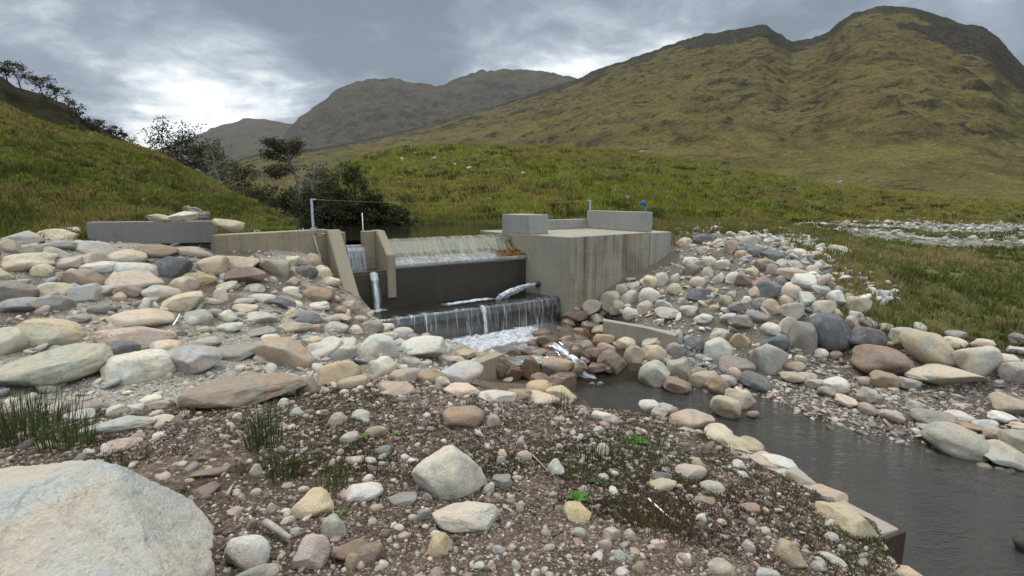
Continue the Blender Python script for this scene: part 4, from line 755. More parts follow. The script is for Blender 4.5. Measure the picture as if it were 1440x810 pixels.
def build_stones():
    min(STONES, key=lambda q: math.hypot(q['px']-632, q['py']-660))['roll'] = .75
    place_stones(); label_stones()
    for i, s in enumerate(STONES):
        wpx = s['w']*1024/1440; sub = 5 if wpx > 60 else 4 if wpx > 16 else 3
        rg = np.random.default_rng(s['seed'])
        V = stone_shape(sub, s['seed'], .6 if s['ang'] else .25 if 'roll' in s else rg.uniform(.05, .75) if s['zone'] != 'shore' else .15)
        rz = rg.uniform(-.5, .5); R = np.array([[math.cos(rz), -math.sin(rz), 0], [math.sin(rz), math.cos(rz), 0], [0, 0, 1]])
        V = V@R.T; tl = rg.normal(0, .10, 2)
        if 'roll' in s: q = s['roll']; V = V@np.array([[math.cos(q), 0, -math.sin(q)], [0, 1, 0], [math.sin(q), 0, math.cos(q)]])
        mn, mx = V.min(0), V.max(0); V = (V-(mn+mx)/2)/((mx-mn)/2)*np.array([s['a'], s['b'], s['cz']])
        V[:, 2] += V[:, 0]*tl[0]; th = math.atan2(s['P'][0], s['P'][1])
        c_, s_ = math.cos(-th), math.sin(-th); V = V@np.array([[c_, -s_, 0], [s_, c_, 0], [0, 0, 1]]).T
        me = npmesh(s['kind'], V, ICO[sub][1], M['wet'] if s['wet'] else M['rock'])
        o = link(s['kind'], me, None, s['P']); tag(o, s['label'], s['kind'], GROUPS[s['zone']])
        j = rg.normal(0, .018, 3)+rg.normal(0, .12); col = np.clip(np.array(PAL[s['c']])*(1+j), .02, .62); 
        if s['label'].startswith('broad grey-brown'): col = np.array([.26, .215, .175])
        o.color = (*col, 1)
    # the giant foreground boulder
    c = ray(22, 800); P = np.array([0, 0, CZ])+(c-[0, 0, .02])*2.28/math.hypot(c[0], c[1])
    V = stone_shape(7, 5, lobes=[((0, 0, 0), (.72, .60, .36)), ((.02, .32, .06), (.66, .44, .30)), ((-.35, .10, .06), (.62, .60, .36)), ((.20, -.05, -.02), (.60, .50, .34))])
    for d, h in [((.25, -.35, .90), .30), ((-.15, .2, .97), .36), ((.9, .25, .2), .66), ((.55, .75, .35), .62), ((.8, -.5, .3), .60), ((.45, .1, .88), .34), ((.62, .35, .70), .42), ((.1, .8, .6), .50)]:
        d = np.array(d)/np.linalg.norm(d); e = V@d-h; V = V-np.where(e > 0, e*.90, 0)[:, None]*d
    for d, h in [((.85, .1, .5), .22), ((.3, .8, .2), .16)]: d = np.array(d)/np.linalg.norm(d); V = V*(1-.035*np.exp(-((V@d-h+.02*fbm(V[:, 0]*6, V[:, 1]*6, V[:, 2]*6, 3, 12))/.008)**2))[:, None]
    V = V*.82; D = V/np.linalg.norm(V, axis=1)[:, None]; V = V*(1+.05*fbm(D[:, 0]*2, D[:, 1]*2, D[:, 2]*2, 4, 77)+.02*fbm(D[:, 0]*9, D[:, 1]*9, D[:, 2]*9, 4, 79)+.010*fbm(D[:, 0]*40, D[:, 1]*40, D[:, 2]*40, 4, 78))[:, None]
    o = link('boulder', npmesh('boulder', V, ICO[7][1], M['rock']), None, P); tag(o, 'giant pale granite boulder filling the bottom left corner', 'boulder'); o.color = (.40, .395, .375, 1)
build_stones()
# ------------------------------------------------------------------ gravel and pebbles nobody could count
def scatter(poly, n, seed, rpow=1.0, rmin=None):
    """points in a plan polygon, denser near the camera"""
    rg = np.random.default_rng(seed); P = np.asarray(poly)[:, :2]; th = np.arctan2(P[:, 0], P[:, 1]); r = np.hypot(P[:, 0], P[:, 1]); out = []
    if rmin: r = np.append(r, rmin)
    k = 0
    while k < n:
        m = n*3; t = rg.uniform(th.min(), th.max(), m); u = rg.random(m)
        rr = np.exp(np.log(r.min())+u*(np.log(r.max())-np.log(r.min()))) if rpow == 1 else r.min()+u**rpow*(r.max()-r.min())
        x, y = rr*np.sin(t), rr*np.cos(t); ok = sdist(P, x, y) < 0; out.append(np.stack([x[ok], y[ok]], 1)); k += ok.sum()
        if k == 0: break
    return np.concatenate(out)[:n]
PEB = [(.30,.275,.25),(.22,.205,.195),(.33,.265,.22),(.27,.20,.165),(.40,.375,.34),(.16,.14,.125),(.35,.30,.235),(.24,.235,.215),(.12,.10,.09)]
def pebbles(name, xy, sizes, mat, label, seed, sub=1, sink=.25, flat=.6, pal=PEB, thresh=None):
    rg = np.random.default_rng(seed); n = len(xy); z = ground_z(xy[:, 0], xy[:, 1]); B, Fb = ICO[sub]; kk = len(B)
    V = np.empty((n, kk, 3)); o = rg.uniform(0, 50, (n, 1, 3)); D = np.broadcast_to(B, (n, kk, 3))
    nz = vnoise((D[..., 0]*1.1+o[..., 0]).ravel(), (D[..., 1]*1.1+o[..., 1]).ravel(), (D[..., 2]*1.1+o[..., 2]).ravel(), seed).reshape(n, kk)
    V = D*(1+.34*nz)[..., None]*np.stack([np.ones(n), rg.uniform(.55, 1, n), rg.uniform(.35, .8, n)*flat/.6], 1)[:, None, :]
    a = rg.uniform(0, 6.283, n); tx = rg.normal(0, .35, n); ca, sa = np.cos(a)[:, None], np.sin(a)[:, None]
    X = V[..., 0]; Y = V[..., 1]; Zz = V[..., 2]+tx[:, None]*X
    V = np.stack([X*ca-Y*sa, X*sa+Y*ca, Zz], -1)*sizes[:, None, None]
    V += np.stack([xy[:, 0], xy[:, 1], z+sizes*(flat-.6+.35-sink)], 1)[:, None, :]
    ci = rg.integers(0, len(pal), n); col = np.array(pal)[ci]*(1+rg.normal(0, .14, (n, 1))); col = np.repeat(np.clip(col, .015, .6), kk, 0)
    Fc = (Fb[None]+(np.arange(n)*kk)[:, None, None]).reshape(-1, 3)
    return stuff(link(name, npmesh(name, V.reshape(-1, 3), Fc, mat, col)), label, 'gravel')
rg = np.random.default_rng(5)
FGZ = np.array([(-3.2, 1.0), (2.6, .7), (2.62, 1.6), (E1[0]-.28, E1[1]), (E2[0]-.28, E2[1]), (E3[0]-.2, E3[1]), (1.5, 6.2), (-.2, 6.6), *zone([(560, 528), (420, 545), (300, 562), (150, 574), (-60, 582)]), (-5.2, 3.5)])
xy = scatter(FGZ, 100000, 1, 1.0, 1.5); d = np.hypot(xy[:, 0], xy[:, 1]); sz = 1.05*np.minimum(.0042*(1-rg.random(len(xy)))**-.42, .020)*np.clip(d/3.0, .75, 1.6)
k = fbm(xy[:, 0]*1.3+3, xy[:, 1]*1.3, 0, 4, 103); keep = k+.5*(rg.random(len(xy))-.5) < .28; xy, sz = xy[keep], sz[keep]
pebbles('grit', xy, sz, M['gravel'], 'fine angular grit covering the foreground bank', 22, 1, .25, .6, [(.16,.125,.10),(.11,.084,.066),(.21,.17,.14),(.25,.215,.185),(.07,.053,.042),(.33,.295,.26),(.22,.16,.125),(.095,.072,.056),(.14,.108,.085)])
xy = scatter(FGZ, 7000, 13, 1.0, 1.5); d = np.hypot(xy[:, 0], xy[:, 1]); sz = np.minimum(.0075*(1-rg.random(len(xy)))**-.5, .036)*np.clip(d/3.2, .8, 1.6)
pebbles('gravel', xy, sz, M['gravel'], 'loose mixed gravel and pebbles over the foreground bank', 2, 2)
xy = scatter(Z_SHORE, 5200, 3); sz = np.minimum(.016*(1-rg.random(len(xy)))**-.45, .075)
pebbles('shingle', xy, sz, M['gravelwet'], 'wet shingle along the right shore', 4, 2, .25, .5)
xy = scatter(Z_RIGHT, 1500, 5); sz = np.minimum(.03*(1-rg.random(len(xy)))**-.4, .12)
pebbles('cobbles', xy, sz, M['gravel'], 'small cobbles packed between boulders on the right slope', 6, 3, .25, .6, [(.36,.34,.31),(.40,.36,.29),(.26,.27,.27),(.33,.27,.22),(.44,.43,.40),(.17,.19,.21)])
TOPR = zone([(950, 326), (1000, 318), (1090, 322), (1200, 372), (1290, 420), (1210, 440), (1130, 400), (1050, 372)])
xy = scatter(TOPR, 620, 7); sz = np.minimum(.05*(1-rg.random(len(xy)))**-.4, .17)
pebbles('cobbles', xy, sz, M['gravel'], 'pale cobbles along the top of the right slope', 8, 3, .2, .6, [(.42,.40,.36),(.44,.39,.31),(.30,.31,.31),(.38,.30,.25),(.50,.48,.44),(.2,.22,.25)])
xy = scatter(Z_LEFT, 2200, 9); sz = np.minimum(.02*(1-rg.random(len(xy)))**-.5, .12)
pebbles('cobbles', xy, sz, M['gravel'], 'small stones between the boulders of the left apron', 10, 2, .25, .55, [(.36,.34,.31),(.40,.36,.29),(.26,.27,.27),(.33,.27,.22)])
xy = scatter(Z_FAR, 5200, 11, .6); k = fbm(xy[:, 0]*.30, xy[:, 1]*.45, 0, 4, 71)*1.6+.15*(rg.random(len(xy))-.5); xy = xy[k > -.16]; sz = np.minimum(.06*(1-rg.random(len(xy)))**-.4, .20)
pebbles('rubble', xy, sz, M['gravel'], 'pale stony flood bed in the far meadow', 12, 2, .2, .6, [(.36,.34,.32),(.31,.29,.27),(.26,.245,.23),(.42,.40,.37),(.17,.16,.15),(.30,.24,.20)])

BEDZ = zone([(850, 520), (905, 512), (960, 535), (1060, 552), (1130, 576), (1200, 600), (1310, 622), (1440, 652), (1500, 690), (1420, 700), (1250, 650), (1120, 610), (1000, 575), (880, 556)])
xy = scatter(BEDZ, 2200, 15); xy = xy[ground_z(xy[:, 0], xy[:, 1]) < POOL_Z-.06]; sz = np.minimum(.03*(1-rg.random(len(xy)))**-.42, .11)
pebbles('bed_stones', xy, sz, M['gravelwet'], 'brown stones under the shallow water by the right shore', 16, 2, .2, .6, [(.12,.095,.065),(.09,.07,.05),(.15,.125,.09),(.065,.05,.036)])
# ------------------------------------------------------------------ grass, rushes, weeds
def blades(name, base, hgt, wid, ncl, cols, mat, label, seed, spread=.12, bend=.55, kind='grass', st=True, parent=None, cjit=.18):
    """grass clumps: base (n,3), per clump height; ncl blades each; 5-vertex curved blades"""
    rg = np.random.default_rng(seed); n = len(base); N = n*ncl
    B = np.repeat(base, ncl, 0); H = np.repeat(hgt, ncl)*rg.uniform(.5, 1.15, N); Wd = np.repeat(wid, ncl)*rg.uniform(.6, 1.2, N)
    a = rg.uniform(0, 6.283, N); sp = np.repeat(hgt, ncl)*spread*rg.random(N)**.5*2; B = B+np.stack([np.cos(a)*sp, np.sin(a)*sp, np.zeros(N)], 1)
    dr = np.stack([np.cos(a+rg.normal(0, .5, N)), np.sin(a+rg.normal(0, .5, N)), np.zeros(N)], 1); bd = rg.uniform(.1, 1, N)*bend
    fa = rg.uniform(0, 6.283, N); sd = np.stack([np.cos(fa), np.sin(fa), np.zeros(N)], 1)*(Wd/2)[:, None]
    Zu = np.array([0, 0, 1.0]); mid = B+dr*(H*bd*.35)[:, None]+Zu*(H*.58)[:, None]; tip = B+dr*(H*bd)[:, None]+Zu*(H*(1-.25*bd))[:, None]
    lowb = B-Zu*(H*.08)[:, None]
    V = np.stack([lowb-sd, lowb+sd, mid-sd*.75, mid+sd*.75, tip], 1).reshape(-1, 3); i = np.arange(N)[:, None]*5
    C = np.repeat(cols, ncl, 0)*(1+rg.normal(0, cjit, (N, 1)))*(1+rg.normal(0, .05, (N, 3))); C = np.repeat(np.clip(C, .008, .5), 5, 0)
    me = npmesh(name, V, [i+np.array([[0, 1, 3, 2]]), i+np.array([[2, 3, 4]])], mat, C, False)
    o = link(name, me, parent); 
    return stuff(o, label, kind) if st else o
def gcols(xyz, seed, greens, dry, f=.5, thr=0.0):
    k = 1.3*fbm(xyz[:, 0]*f, xyz[:, 1]*f, 0, 4, seed)+.7*fbm(xyz[:, 0]*f*5, xyz[:, 1]*f*5, 0, 3, seed+50); dk = sstep(.05, .45, fbm(xyz[:, 0]*f*2.3+9, xyz[:, 1]*f*2.3, 0, 4, seed+70))[:, None]; greens = np.array(greens)*(1-.5*dk)+np.array([.03, .02, .012])*.5*dk; rg = np.random.default_rng(seed); w = sstep(thr-.3, thr+.35, k+.35*(rg.random(len(k))-.5))[:, None]
    return np.array(greens)*(1-w)+np.array(dry)*w
def on_hill(name, n, seed, rmax, smax=1.03, th0=-9, th1=9):
    X, Y, Z, S = HG[name]; rg = np.random.default_rng(seed); nr, nc = X.shape
    r = np.hypot(X, Y); w = np.hypot(np.gradient(X, axis=0), np.gradient(Y, axis=0))*np.hypot(np.gradient(X, axis=1), np.gradient(Y, axis=1))/r**1.6
    th = np.arctan2(X, Y); w = w*(r < rmax)*(S < smax)*(th > th0)*(th < th1); w = w[:-1, :-1].ravel(); w /= w.sum()
    k = rg.choice(len(w), n, p=w); i, j = k//(nc-1), k % (nc-1); a, b = rg.random(n), rg.random(n)
    def I(A): return A[i, j]*(1-a)*(1-b)+A[i+1, j]*a*(1-b)+A[i, j+1]*(1-a)*b+A[i+1, j+1]*a*b
    return np.stack([I(X), I(Y), I(Z)], 1)
rg = np.random.default_rng(21)
G1, G2, G3 = (.150, .165, .036), (.215, .175, .060), (.30, .25, .13)
p = on_hill('hillside', 44000, 1, 40, 1.03, az(-415), az(430)); h = .09+.10*rg.random(len(p))
k = fbm(p[:, 0]*.5, p[:, 1]*.5, 0, 3, 61); h = h*(1+.6*k)
blades('grass', p, h, .010+.0016*np.hypot(p[:, 0], p[:, 1]), 6, gcols(p, 5, G1, G2, .35), M['grass'], 'tussock grass on the left hillside', 2, .25, .8)
p = on_hill('knoll', 26000, 3, 85, 1.02, az(400), az(1480)); rr = np.hypot(p[:, 0], p[:, 1]); h = (.14+.15*rg.random(len(p)))*(1+.6*fbm(p[:, 0]*.3, p[:, 1]*.3, 0, 3, 63))
blades('grass', p, h, .012+.0016*rr, 5, gcols(p, 7, (.185, .210, .030), (.245, .20, .055), .16), M['grass'], 'rough tussock grass on the green knoll', 4, .35, .8)
p = on_hill('hillside', 340, 41, 34, 1.0, az(-400), az(400)); h = .16+.14*rg.random(len(p))
blades('tussocks', p, h, np.full(len(p), .022), 46, gcols(p, 17, (.060, .080, .020), (.20, .16, .065), 1.2, .15), M['grass'], 'taller rush and dead grass tussocks on the left hillside', 14, .75, .9)
p = on_hill('knoll', 700, 43, 70, 1.0, az(430), az(1450)); h = .20+.22*rg.random(len(p))
blades('tussocks', p, h, .02+.0012*np.hypot(p[:, 0], p[:, 1]), 36, gcols(p, 19, (.055, .072, .018), (.21, .165, .06), .4, .1), M['grass'], 'darker rush tussocks scattered over the green knoll', 16, 1.0, .9)
def ground_pts(poly, n, seed, rpow=1.0, mask=None):
    xy = scatter(poly, n, seed, rpow); 
    if mask is not None: xy = xy[mask(xy)]
    return np.concatenate([xy, ground_z(xy[:, 0], xy[:, 1])[:, None]], 1)
MEAD = zone([(1170,505),(1180,430),(1150,372),(1085,330),(960,318),(940,303),(1080,296),(1460,300),(1640,310),(1640,520),(1460,508),(1300,488)])
def not_far(xy): return (sdist(Z_FAR, xy[:, 0], xy[:, 1]) > .9+.8*fbm(xy[:, 0], xy[:, 1], 0, 2, 4)) | (1.6*fbm(xy[:, 0]*.30, xy[:, 1]*.45, 0, 4, 71) < -.2) & (fbm(xy[:, 0]*.7, xy[:, 1]*.7, 0, 3, 91) > -.42+.3*(sdist(TOPR, xy[:, 0], xy[:, 1]) < 0))
p = ground_pts(MEAD, 15000, 31, 1.0, not_far); h = (.09+.12*rg.random(len(p)))*(1+.9*fbm(p[:, 0]*.8, p[:, 1]*.8, 0, 3, 65))
blades('grass', p, h, .008+.0013*np.hypot(p[:, 0], p[:, 1]), 7, gcols(p, 9, (.115, .135, .034), (.24, .20, .085), .5, .08), M['grass'], 'yellowing rough grass of the meadow above the right bank', 6, .25, .8)
BACK = np.array([(-7, 20.2), (-3, 19.6), (3, 20.0), (4.9, 16.4), (8, 16.6), (14, 22), (14, 30), (-7, 30)])
p = ground_pts(BACK, 6000, 33); h = .12+.2*rg.random(len(p))
blades('grass', p, h, np.full(len(p), .035), 6, gcols(p, 11, (.10, .11, .026), (.17, .15, .05), .4), M['grass'], 'tall grass behind the upper pool and the concrete block', 8, .25, .7)
# moss, heather crumbs and seedlings on the foreground bank
p = ground_pts(FGZ, 15000, 35); k = fbm(p[:, 0]*1.5, p[:, 1]*1.5, 0, 4, 101)+.35*sstep(-.4, 1.6, p[:, 0])-.05; p = p[k > .06]; rr = np.hypot(p[:, 0], p[:, 1]); 
blades('moss', p, (.010+.022*rg.random(len(p))), np.full(len(p), .006), 12, gcols(p, 13, (.070, .088, .024), (.075, .056, .032), 2.0, .05), M['grass'], 'moss and short sedge growing through the gravel', 10, .9, .9, 'moss')
p = ground_pts(FGZ, 16000, 37); k = fbm(p[:, 0]*1.1+7, p[:, 1]*1.1, 0, 4, 103); p = p[k > -.05]
blades('plant_litter', p, (.010+.014*rg.random(len(p))), np.full(len(p), .007), 7, gcols(p, 15, (.045, .030, .022), (.095, .065, .048), 4.0, .1), M['grass'], 'dark peat crumbs and dead heather bits in the gravel', 12, 1.3, 1.3, 'litter')
def tuft(px, py, hpx, n, label, cols, name='rush_tuft', cat='rush tuft', spread=.35, wid=.006, bend=.45, grp='rush tufts on the foreground gravel'):
    q = hit([px], [py])[0]; hh = hpx/F*math.hypot(q[0], q[1])*1.05
    o = blades(name, q[None], np.array([hh]), np.array([wid]), n, np.array([cols]), M['grass'], '', int(px), spread*.5, bend, 'grass', False); tag(o, label, cat, grp)
DK, MG = (.045, .060, .020), (.070, .095, .028)
tuft(372, 630, 62, 110, 'tall dark rush tuft right of the brown slab on the gravel', DK)
tuft(405, 674, 60, 45, 'thin sparse dark rush tuft in front of the tall one', DK)
tuft(470, 688, 34, 70, 'low green grass tuft beside the white stone', MG, spread=.6)
tuft(30, 612, 54, 260, 'big spreading rush clump at the left edge below the apron', DK, spread=.9, bend=.6)
tuft(95, 628, 42, 190, 'rounded rush clump behind the giant boulder', MG, spread=.6)
tuft(0, 622, 48, 160, 'rush clump cut by the left frame edge', MG, spread=.8)
tuft(905, 640, 50, 40, 'slender weed tuft near the pool edge of the gravel', MG, spread=.5, bend=.7)
tuft(845, 648, 36, 60, 'dark sedge tuft left of the slender weed', DK, spread=.8)
tuft(925, 745, 40, 150, 'broad brown sedge tuft beside the white twig', (.085, .065, .03), spread=1.2, bend=.9)
tuft(790, 575, 24, 50, 'small sedge tuft at the bank crest above the pool', DK, spread=.8)
tuft(660, 578, 16, 60, 'small green tuft by the orange tan stone', MG, spread=1.2)
tuft(255, 585, 18, 40, 'tiny pale tuft against the apron front', (.12, .10, .05), spread=.8)
def weed(px, py, wpx, nl, label, col=(.075, .17, .035)):
    q = hit([px], [py])[0]; s = wpx/F*math.hypot(q[0], q[1])/2; rg = np.random.default_rng(int(px)); r = empty('leafy_plant', q, label, 'plant', 'green leafy weeds on the gravel')
    for k in range(nl):
        a = k*2.4+rg.uniform(-.3, .3); L_ = s*rg.uniform(.7, 1.2); w = L_*.27; up = rg.uniform(.4, 1.3)
        t = np.linspace(0, 1, 7); prof = np.sin(np.pi*np.clip(t, .04, .985))**.8*w; dx = np.array([math.cos(a), math.sin(a)]); nx = np.array([-dx[1], dx[0]])
        mid = np.stack([dx[0]*L_*t, dx[1]*L_*t, s*.25+L_*up*t*(1-.75*t)], 1); rows_ = [mid+np.append(nx*o, 0)*prof[:, None]+np.array([0, 0, abs(o)*.25])*prof[:, None] for o in (-1, 0, 1)]
        V = np.stack(rows_, 1).reshape(-1, 3)+q; link('leaf', npmesh('leaf', V, grid_faces(7, 3), M['leaf'], np.full((21, 3), col)*(1+rg.normal(0, .12))), r)
weed(813, 706, 34, 9, 'bright green leafy plant behind the smooth yellow stone'); weed(897, 625, 30, 8, 'green leafy weed beside the slender weed tuft'); weed(838, 682, 24, 6, 'small dull green weed right of the bright plant', (.06, .11, .035))
weed(560, 612, 14, 5, 'tiny green seedling left of the orange tan stone'); weed(515, 617, 16, 5, 'tiny green seedling on the left gravel'); weed(480, 723, 14, 5, 'tiny seedling beside the yellow angular stone')
n = 700; rgl = np.random.default_rng(99); uu, vv = rgl.uniform(.0, .95, n)*rgl.random(n)**.4, -rgl.uniform(.0, .36, n); uu = uu+.02
P = np.stack([*(ER[:, None]-U_[:, None]*uu+V_[:, None]*vv), 1.682-.34*vv+rgl.uniform(.0, .03, n)], 1); u = rgl.normal(0, 1, (n, 3))*[1, 1, .4]; u /= np.linalg.norm(u, axis=1)[:, None]; v = np.cross(u, [0, 0, 1.0]); s = .028
V = np.stack([P-u*s, P+v*s*.6, P+u*s, P-v*s*.6], 1).reshape(-1, 3); stuff(link('fallen_leaves', npmesh('fallen_leaves', V, np.arange(n*4).reshape(-1, 4), M['leaf'], np.repeat(np.array([(.33, .15, .035)])*(1+.25*rgl.normal(0, 1, (n, 1))), 4, 0), False)), 'orange fallen leaves stranded at the right end of the weir apron', 'leaves')
# ------------------------------------------------------------------ sticks and driftwood
def stick(name, pts, rad, mat, label, cat, k=7):
    b = MB(); pts = np.asarray(pts, float); b.tube(pts, np.linspace(rad, rad*.45, len(pts)), k); return tag(link(name, b.mesh(name, mat)), label, cat)
def gpts(pp, lift): 
    q = hit([a for a, _ in pp], [b for _, b in pp]); q[:, 2] += lift; return q
stick('twig', gpts([(912, 706), (924, 717), (936, 728), (946, 735)], .02), .007, M['white'], 'bleached white twig lying on the brown sedge', 'twig')
stick('twig', gpts([(320, 702), (324, 694), (329, 686)], .025), .012, M['wood'], 'short grey twig on gravel beside the giant boulder', 'twig')
stick('twig', gpts([(374, 748), (388, 756), (402, 766), (409, 770)], .05), .022, M['wood'], 'grey weathered stick leaning on the pale oval stone', 'twig')
stick('driftwood', gpts([(374, 524), (381, 532), (388, 540), (398, 549)], .05), .035, M['wood'], 'grey split driftwood end beside the broad brown slab', 'driftwood')
stick('twig', gpts([(745, 640), (760, 655), (772, 668)], .02), .005, M['wood'], 'thin brown twig near the small white stone', 'twig')
stick('twig', gpts([(245, 467), (250, 459), (254, 451)], .10), .014, M['white'], 'pale stick poking up from the left apron stones', 'twig')
s1 = hit([1436], [778])[0]; s1[2] = POOL_Z
c = aty(1434, 764, 5.0); stick('stump', [c+[.35, .1, -.75], c+[.18, .05, -.3], c+[.02, 0, -.02], c+[-.04, 0, .05]], .09, M['woodark'], 'dark snag end poking out at the right frame edge', 'snag')
b = MB(); rgd = np.random.default_rng(8)
for k in range(9):
    a = aty(258+rgd.uniform(0, 10), 289+rgd.uniform(-2, 8), 10.1); e2 = aty(282+rgd.uniform(0, 16), 299+rgd.uniform(-1, 7), 10.15)
    m_ = (a+e2)/2+[0, rgd.normal(0, .05), rgd.normal(0, .03)]; b.tube([a, (a+m_)/2+rgd.normal(0, .02, 3), m_, (e2+m_)/2+rgd.normal(0, .02, 3), e2], rgd.uniform(.018, .05), 6)
tag(link('driftwood', b.mesh('driftwood', M['barkpale'])), 'gnarled grey driftwood pile on stones above the grey wall', 'driftwood')
# ------------------------------------------------------------------ trees
def tree(name, base, H, spread, label, seed, leafcol, nleaf, leaf, trunk_r, grp, lean=(0, 0), crown0=.35, nb=14, mat='bark', flat=1.0, sub=5, up=.5):
    rg = np.random.default_rng(seed); r = empty(name, base, label, 'tree' if name != 'bush' else 'bush', grp); base = np.array(base, float)
    ts = np.linspace(0, 1, 9); wob = np.cumsum(rg.normal(0, .02, (9, 2)), 0)*H
    tr = np.stack([base[0]+wob[:, 0]+lean[0]*H*ts**1.5, base[1]+wob[:, 1]+lean[1]*H*ts, base[2]-.15+(H+.15)*ts], 1)
    b = MB(); b.tube(tr, trunk_r*(1-.85*ts)+.012, 7); tips = []
    for k in range(nb):
        f = crown0+(1-crown0)*(k+rg.random())/nb; f = min(f, .98); i = f*8; i0 = int(i); s = tr[i0]+(tr[min(i0+1, 8)]-tr[i0])*(i-i0)
        a = k*2.4+rg.uniform(-.5, .5); L_ = spread*rg.uniform(.55, 1.1)*(1.15-.65*(f-crown0)/(1-crown0+1e-6))*flat**0
        d = np.array([math.cos(a), math.sin(a), up*rg.uniform(.3, 1.4)]); d /= np.linalg.norm(d)
        q = [s]; 
        for j in range(4): d = d+rg.normal(0, .16, 3)+[0, 0, .05]; d /= np.linalg.norm(d); q.append(q[-1]+d*L_/4)
        br = trunk_r*(1-.8*f)*.45+.01; b.tube(q, np.linspace(br, .008, 5), 5); tips += [q[2]*.5+q[3]*.5, q[3], q[4]]
        for m in range(sub):
            o = q[rg.integers(1, 5)]; dd = d*.5+rg.normal(0, .6, 3); dd /= np.linalg.norm(dd); e = o+dd*L_*rg.uniform(.2, .45); e2 = e+(dd+rg.normal(0, .4, 3))*L_*.14
            b.tube([o, e, e2], [.011, .008, .004], 4); tips += [e, e2]
    link('trunk', b.mesh('trunk', M[mat]), r)
    if nleaf:
        T = np.array(tips); ci = rg.integers(0, len(T), nleaf); P = T[ci]+rg.normal(0, 1, (nleaf, 3))*np.array([1, 1, .65])*spread*.10
        u = rg.normal(0, 1, (nleaf, 3)); u /= np.linalg.norm(u, axis=1)[:, None]; v = np.cross(u, rg.normal(0, 1, (nleaf, 3))); v /= np.linalg.norm(v, axis=1)[:, None]
        s = (leaf*rg.uniform(.5, 1.3, nleaf))[:, None]; V = np.stack([P-u*s, P+v*s*.5, P+u*s, P-v*s*.5], 1).reshape(-1, 3)
        tone = (1+.25*rg.normal(0, 1, len(T)))[ci][:, None]
        C = np.repeat(np.clip(np.array(leafcol)*tone*(1+rg.normal(0, .15, (nleaf, 1))), .006, .3), 4, 0)
        link('crown', npmesh('crown', V, np.arange(nleaf*4).reshape(-1, 4), M['leaf'], C, False), r)
    return r
def at_r(px, py, r): d = ray(px, py); return np.array([0, 0, CZ])+d*r/math.hypot(d[0], d[1])
def htop(px, top, bot, r): return (at_r(px, top, r)-at_r(px, bot, r))[2]
SKG = 'thin trees along the left skyline'
for i, (px, top, bot, w, lf, lab) in enumerate([(10, 96, 112, 20, 260, 'thin dark tree at the left frame edge of the skyline'), (32, 88, 126, 34, 700, 'tallest airy birch on the left skyline'), (57, 108, 136, 28, 560, 'second airy birch down the left skyline'),
   (82, 120, 148, 22, 520, 'third birch with dense upper crown on the skyline'), (98, 136, 158, 14, 240, 'small birch between two larger ones on the skyline'), (109, 140, 186, 22, 420, 'narrow tall birch with bare trunk below the skyline trees'),
   (124, 167, 182, 18, 500, 'rounded dark bush on the left skyline'), (141, 168, 188, 18, 380, 'small leaning tree on the lower left skyline'), (161, 177, 197, 22, 520, 'low bushy tree near the end of the skyline row'), (178, 184, 205, 20, 480, 'last bushy tree at the right end of the skyline row')]):
    r = 58 if i != 5 else 50
    tree('skyline_tree', at_r(px, bot, r), htop(px, top, bot, r)*.84, w/F*r*.52, lab, 300+i, (.060, .050, .034), int(lf*.9), .085, .05, SKG, (rg.normal(0, .05), 0), .38 if i not in (6, 8, 9) else .15, 11)
GB = 'dark trees behind the weir'
DKL, GGL = (.042, .044, .020), (.075, .074, .034)
spec = [('dense_tree', 258, 188, 250, 70, 46, 5200, DKL, 'large dark bushy tree where the hillside meets the sky', .15), ('dense_tree', 292, 204, 272, 60, 44, 4200, DKL, 'dark tree right of the largest bushy one', .15), ('bare_tree', 325, 184, 296, 50, 31, 420, GGL, 'tall nearly bare tree against the far mountain', .3),
  ('dense_tree', 340, 232, 300, 66, 38, 4200, GGL, 'grey green tree below the tall bare one', .12), ('bush', 372, 264, 318, 66, 30, 4200, DKL, 'dark bush left under the leaning pine', .08), ('bush', 352, 262, 306, 50, 33, 2400, GGL, 'pale grey green bush behind the hillside end', .08),
  ('bush', 400, 270, 322, 74, 27, 4600, DKL, 'broad dark bush under the leaning pine', .06), ('bare_tree', 436, 220, 316, 44, 23.4, 260, GGL, 'bare twiggy tree right of the leaning pine', .3), ('bush', 444, 268, 328, 74, 21.6, 5200, DKL, 'dark bush behind the metal post', .06),
  ('bush', 486, 260, 330, 74, 21.2, 5600, (.032, .042, .014), 'dark green bush right of the metal post', .06), ('bush', 526, 272, 331, 66, 20.9, 4600, (.028, .036, .012), 'dark bush over the left end of the upper pool', .06), ('bush', 562, 290, 331, 50, 20.7, 2800, (.04, .05, .016), 'small dark bush at the pool edge', .06),
  ('bush', 465, 288, 331, 60, 20.3, 3600, DKL, 'low dark bush leaning over the pool behind the fish pass', .05), ('bush', 300, 262, 292, 50, 36, 2200, GGL, 'scrubby bush peeping over the hillside', .08), ('dense_tree', 450, 236, 300, 50, 36, 2000, GGL, 'greyish tree behind the bare twiggy one', .15), ('bush', 500, 232, 270, 50, 34, 2200, (.06, .075, .02), 'green bush on the knoll flank', .06), ('bush', 462, 242, 290, 56, 33, 2600, GGL, 'olive bush at the left foot of the knoll', .06)]
for i, (nm, px, top, bot, w, r, lf, col, lab, c0) in enumerate(spec):
    tree(nm, at_r(px, bot, r), htop(px, top, bot, r)*(.74 if nm == 'bush' else .88), w/F*r*.52, lab, 400+i, col, int(lf*(.62 if r > 26 else .8)), .085 if r > 30 else .06, .09 if nm != 'bush' else .05, GB, (rg.normal(0, .06), 0), c0, 18 if nm != 'bare_tree' else 22, 'bark' if nm != 'bare_tree' else 'barkpale', 1, 6, .5 if nm != 'bush' else .8)
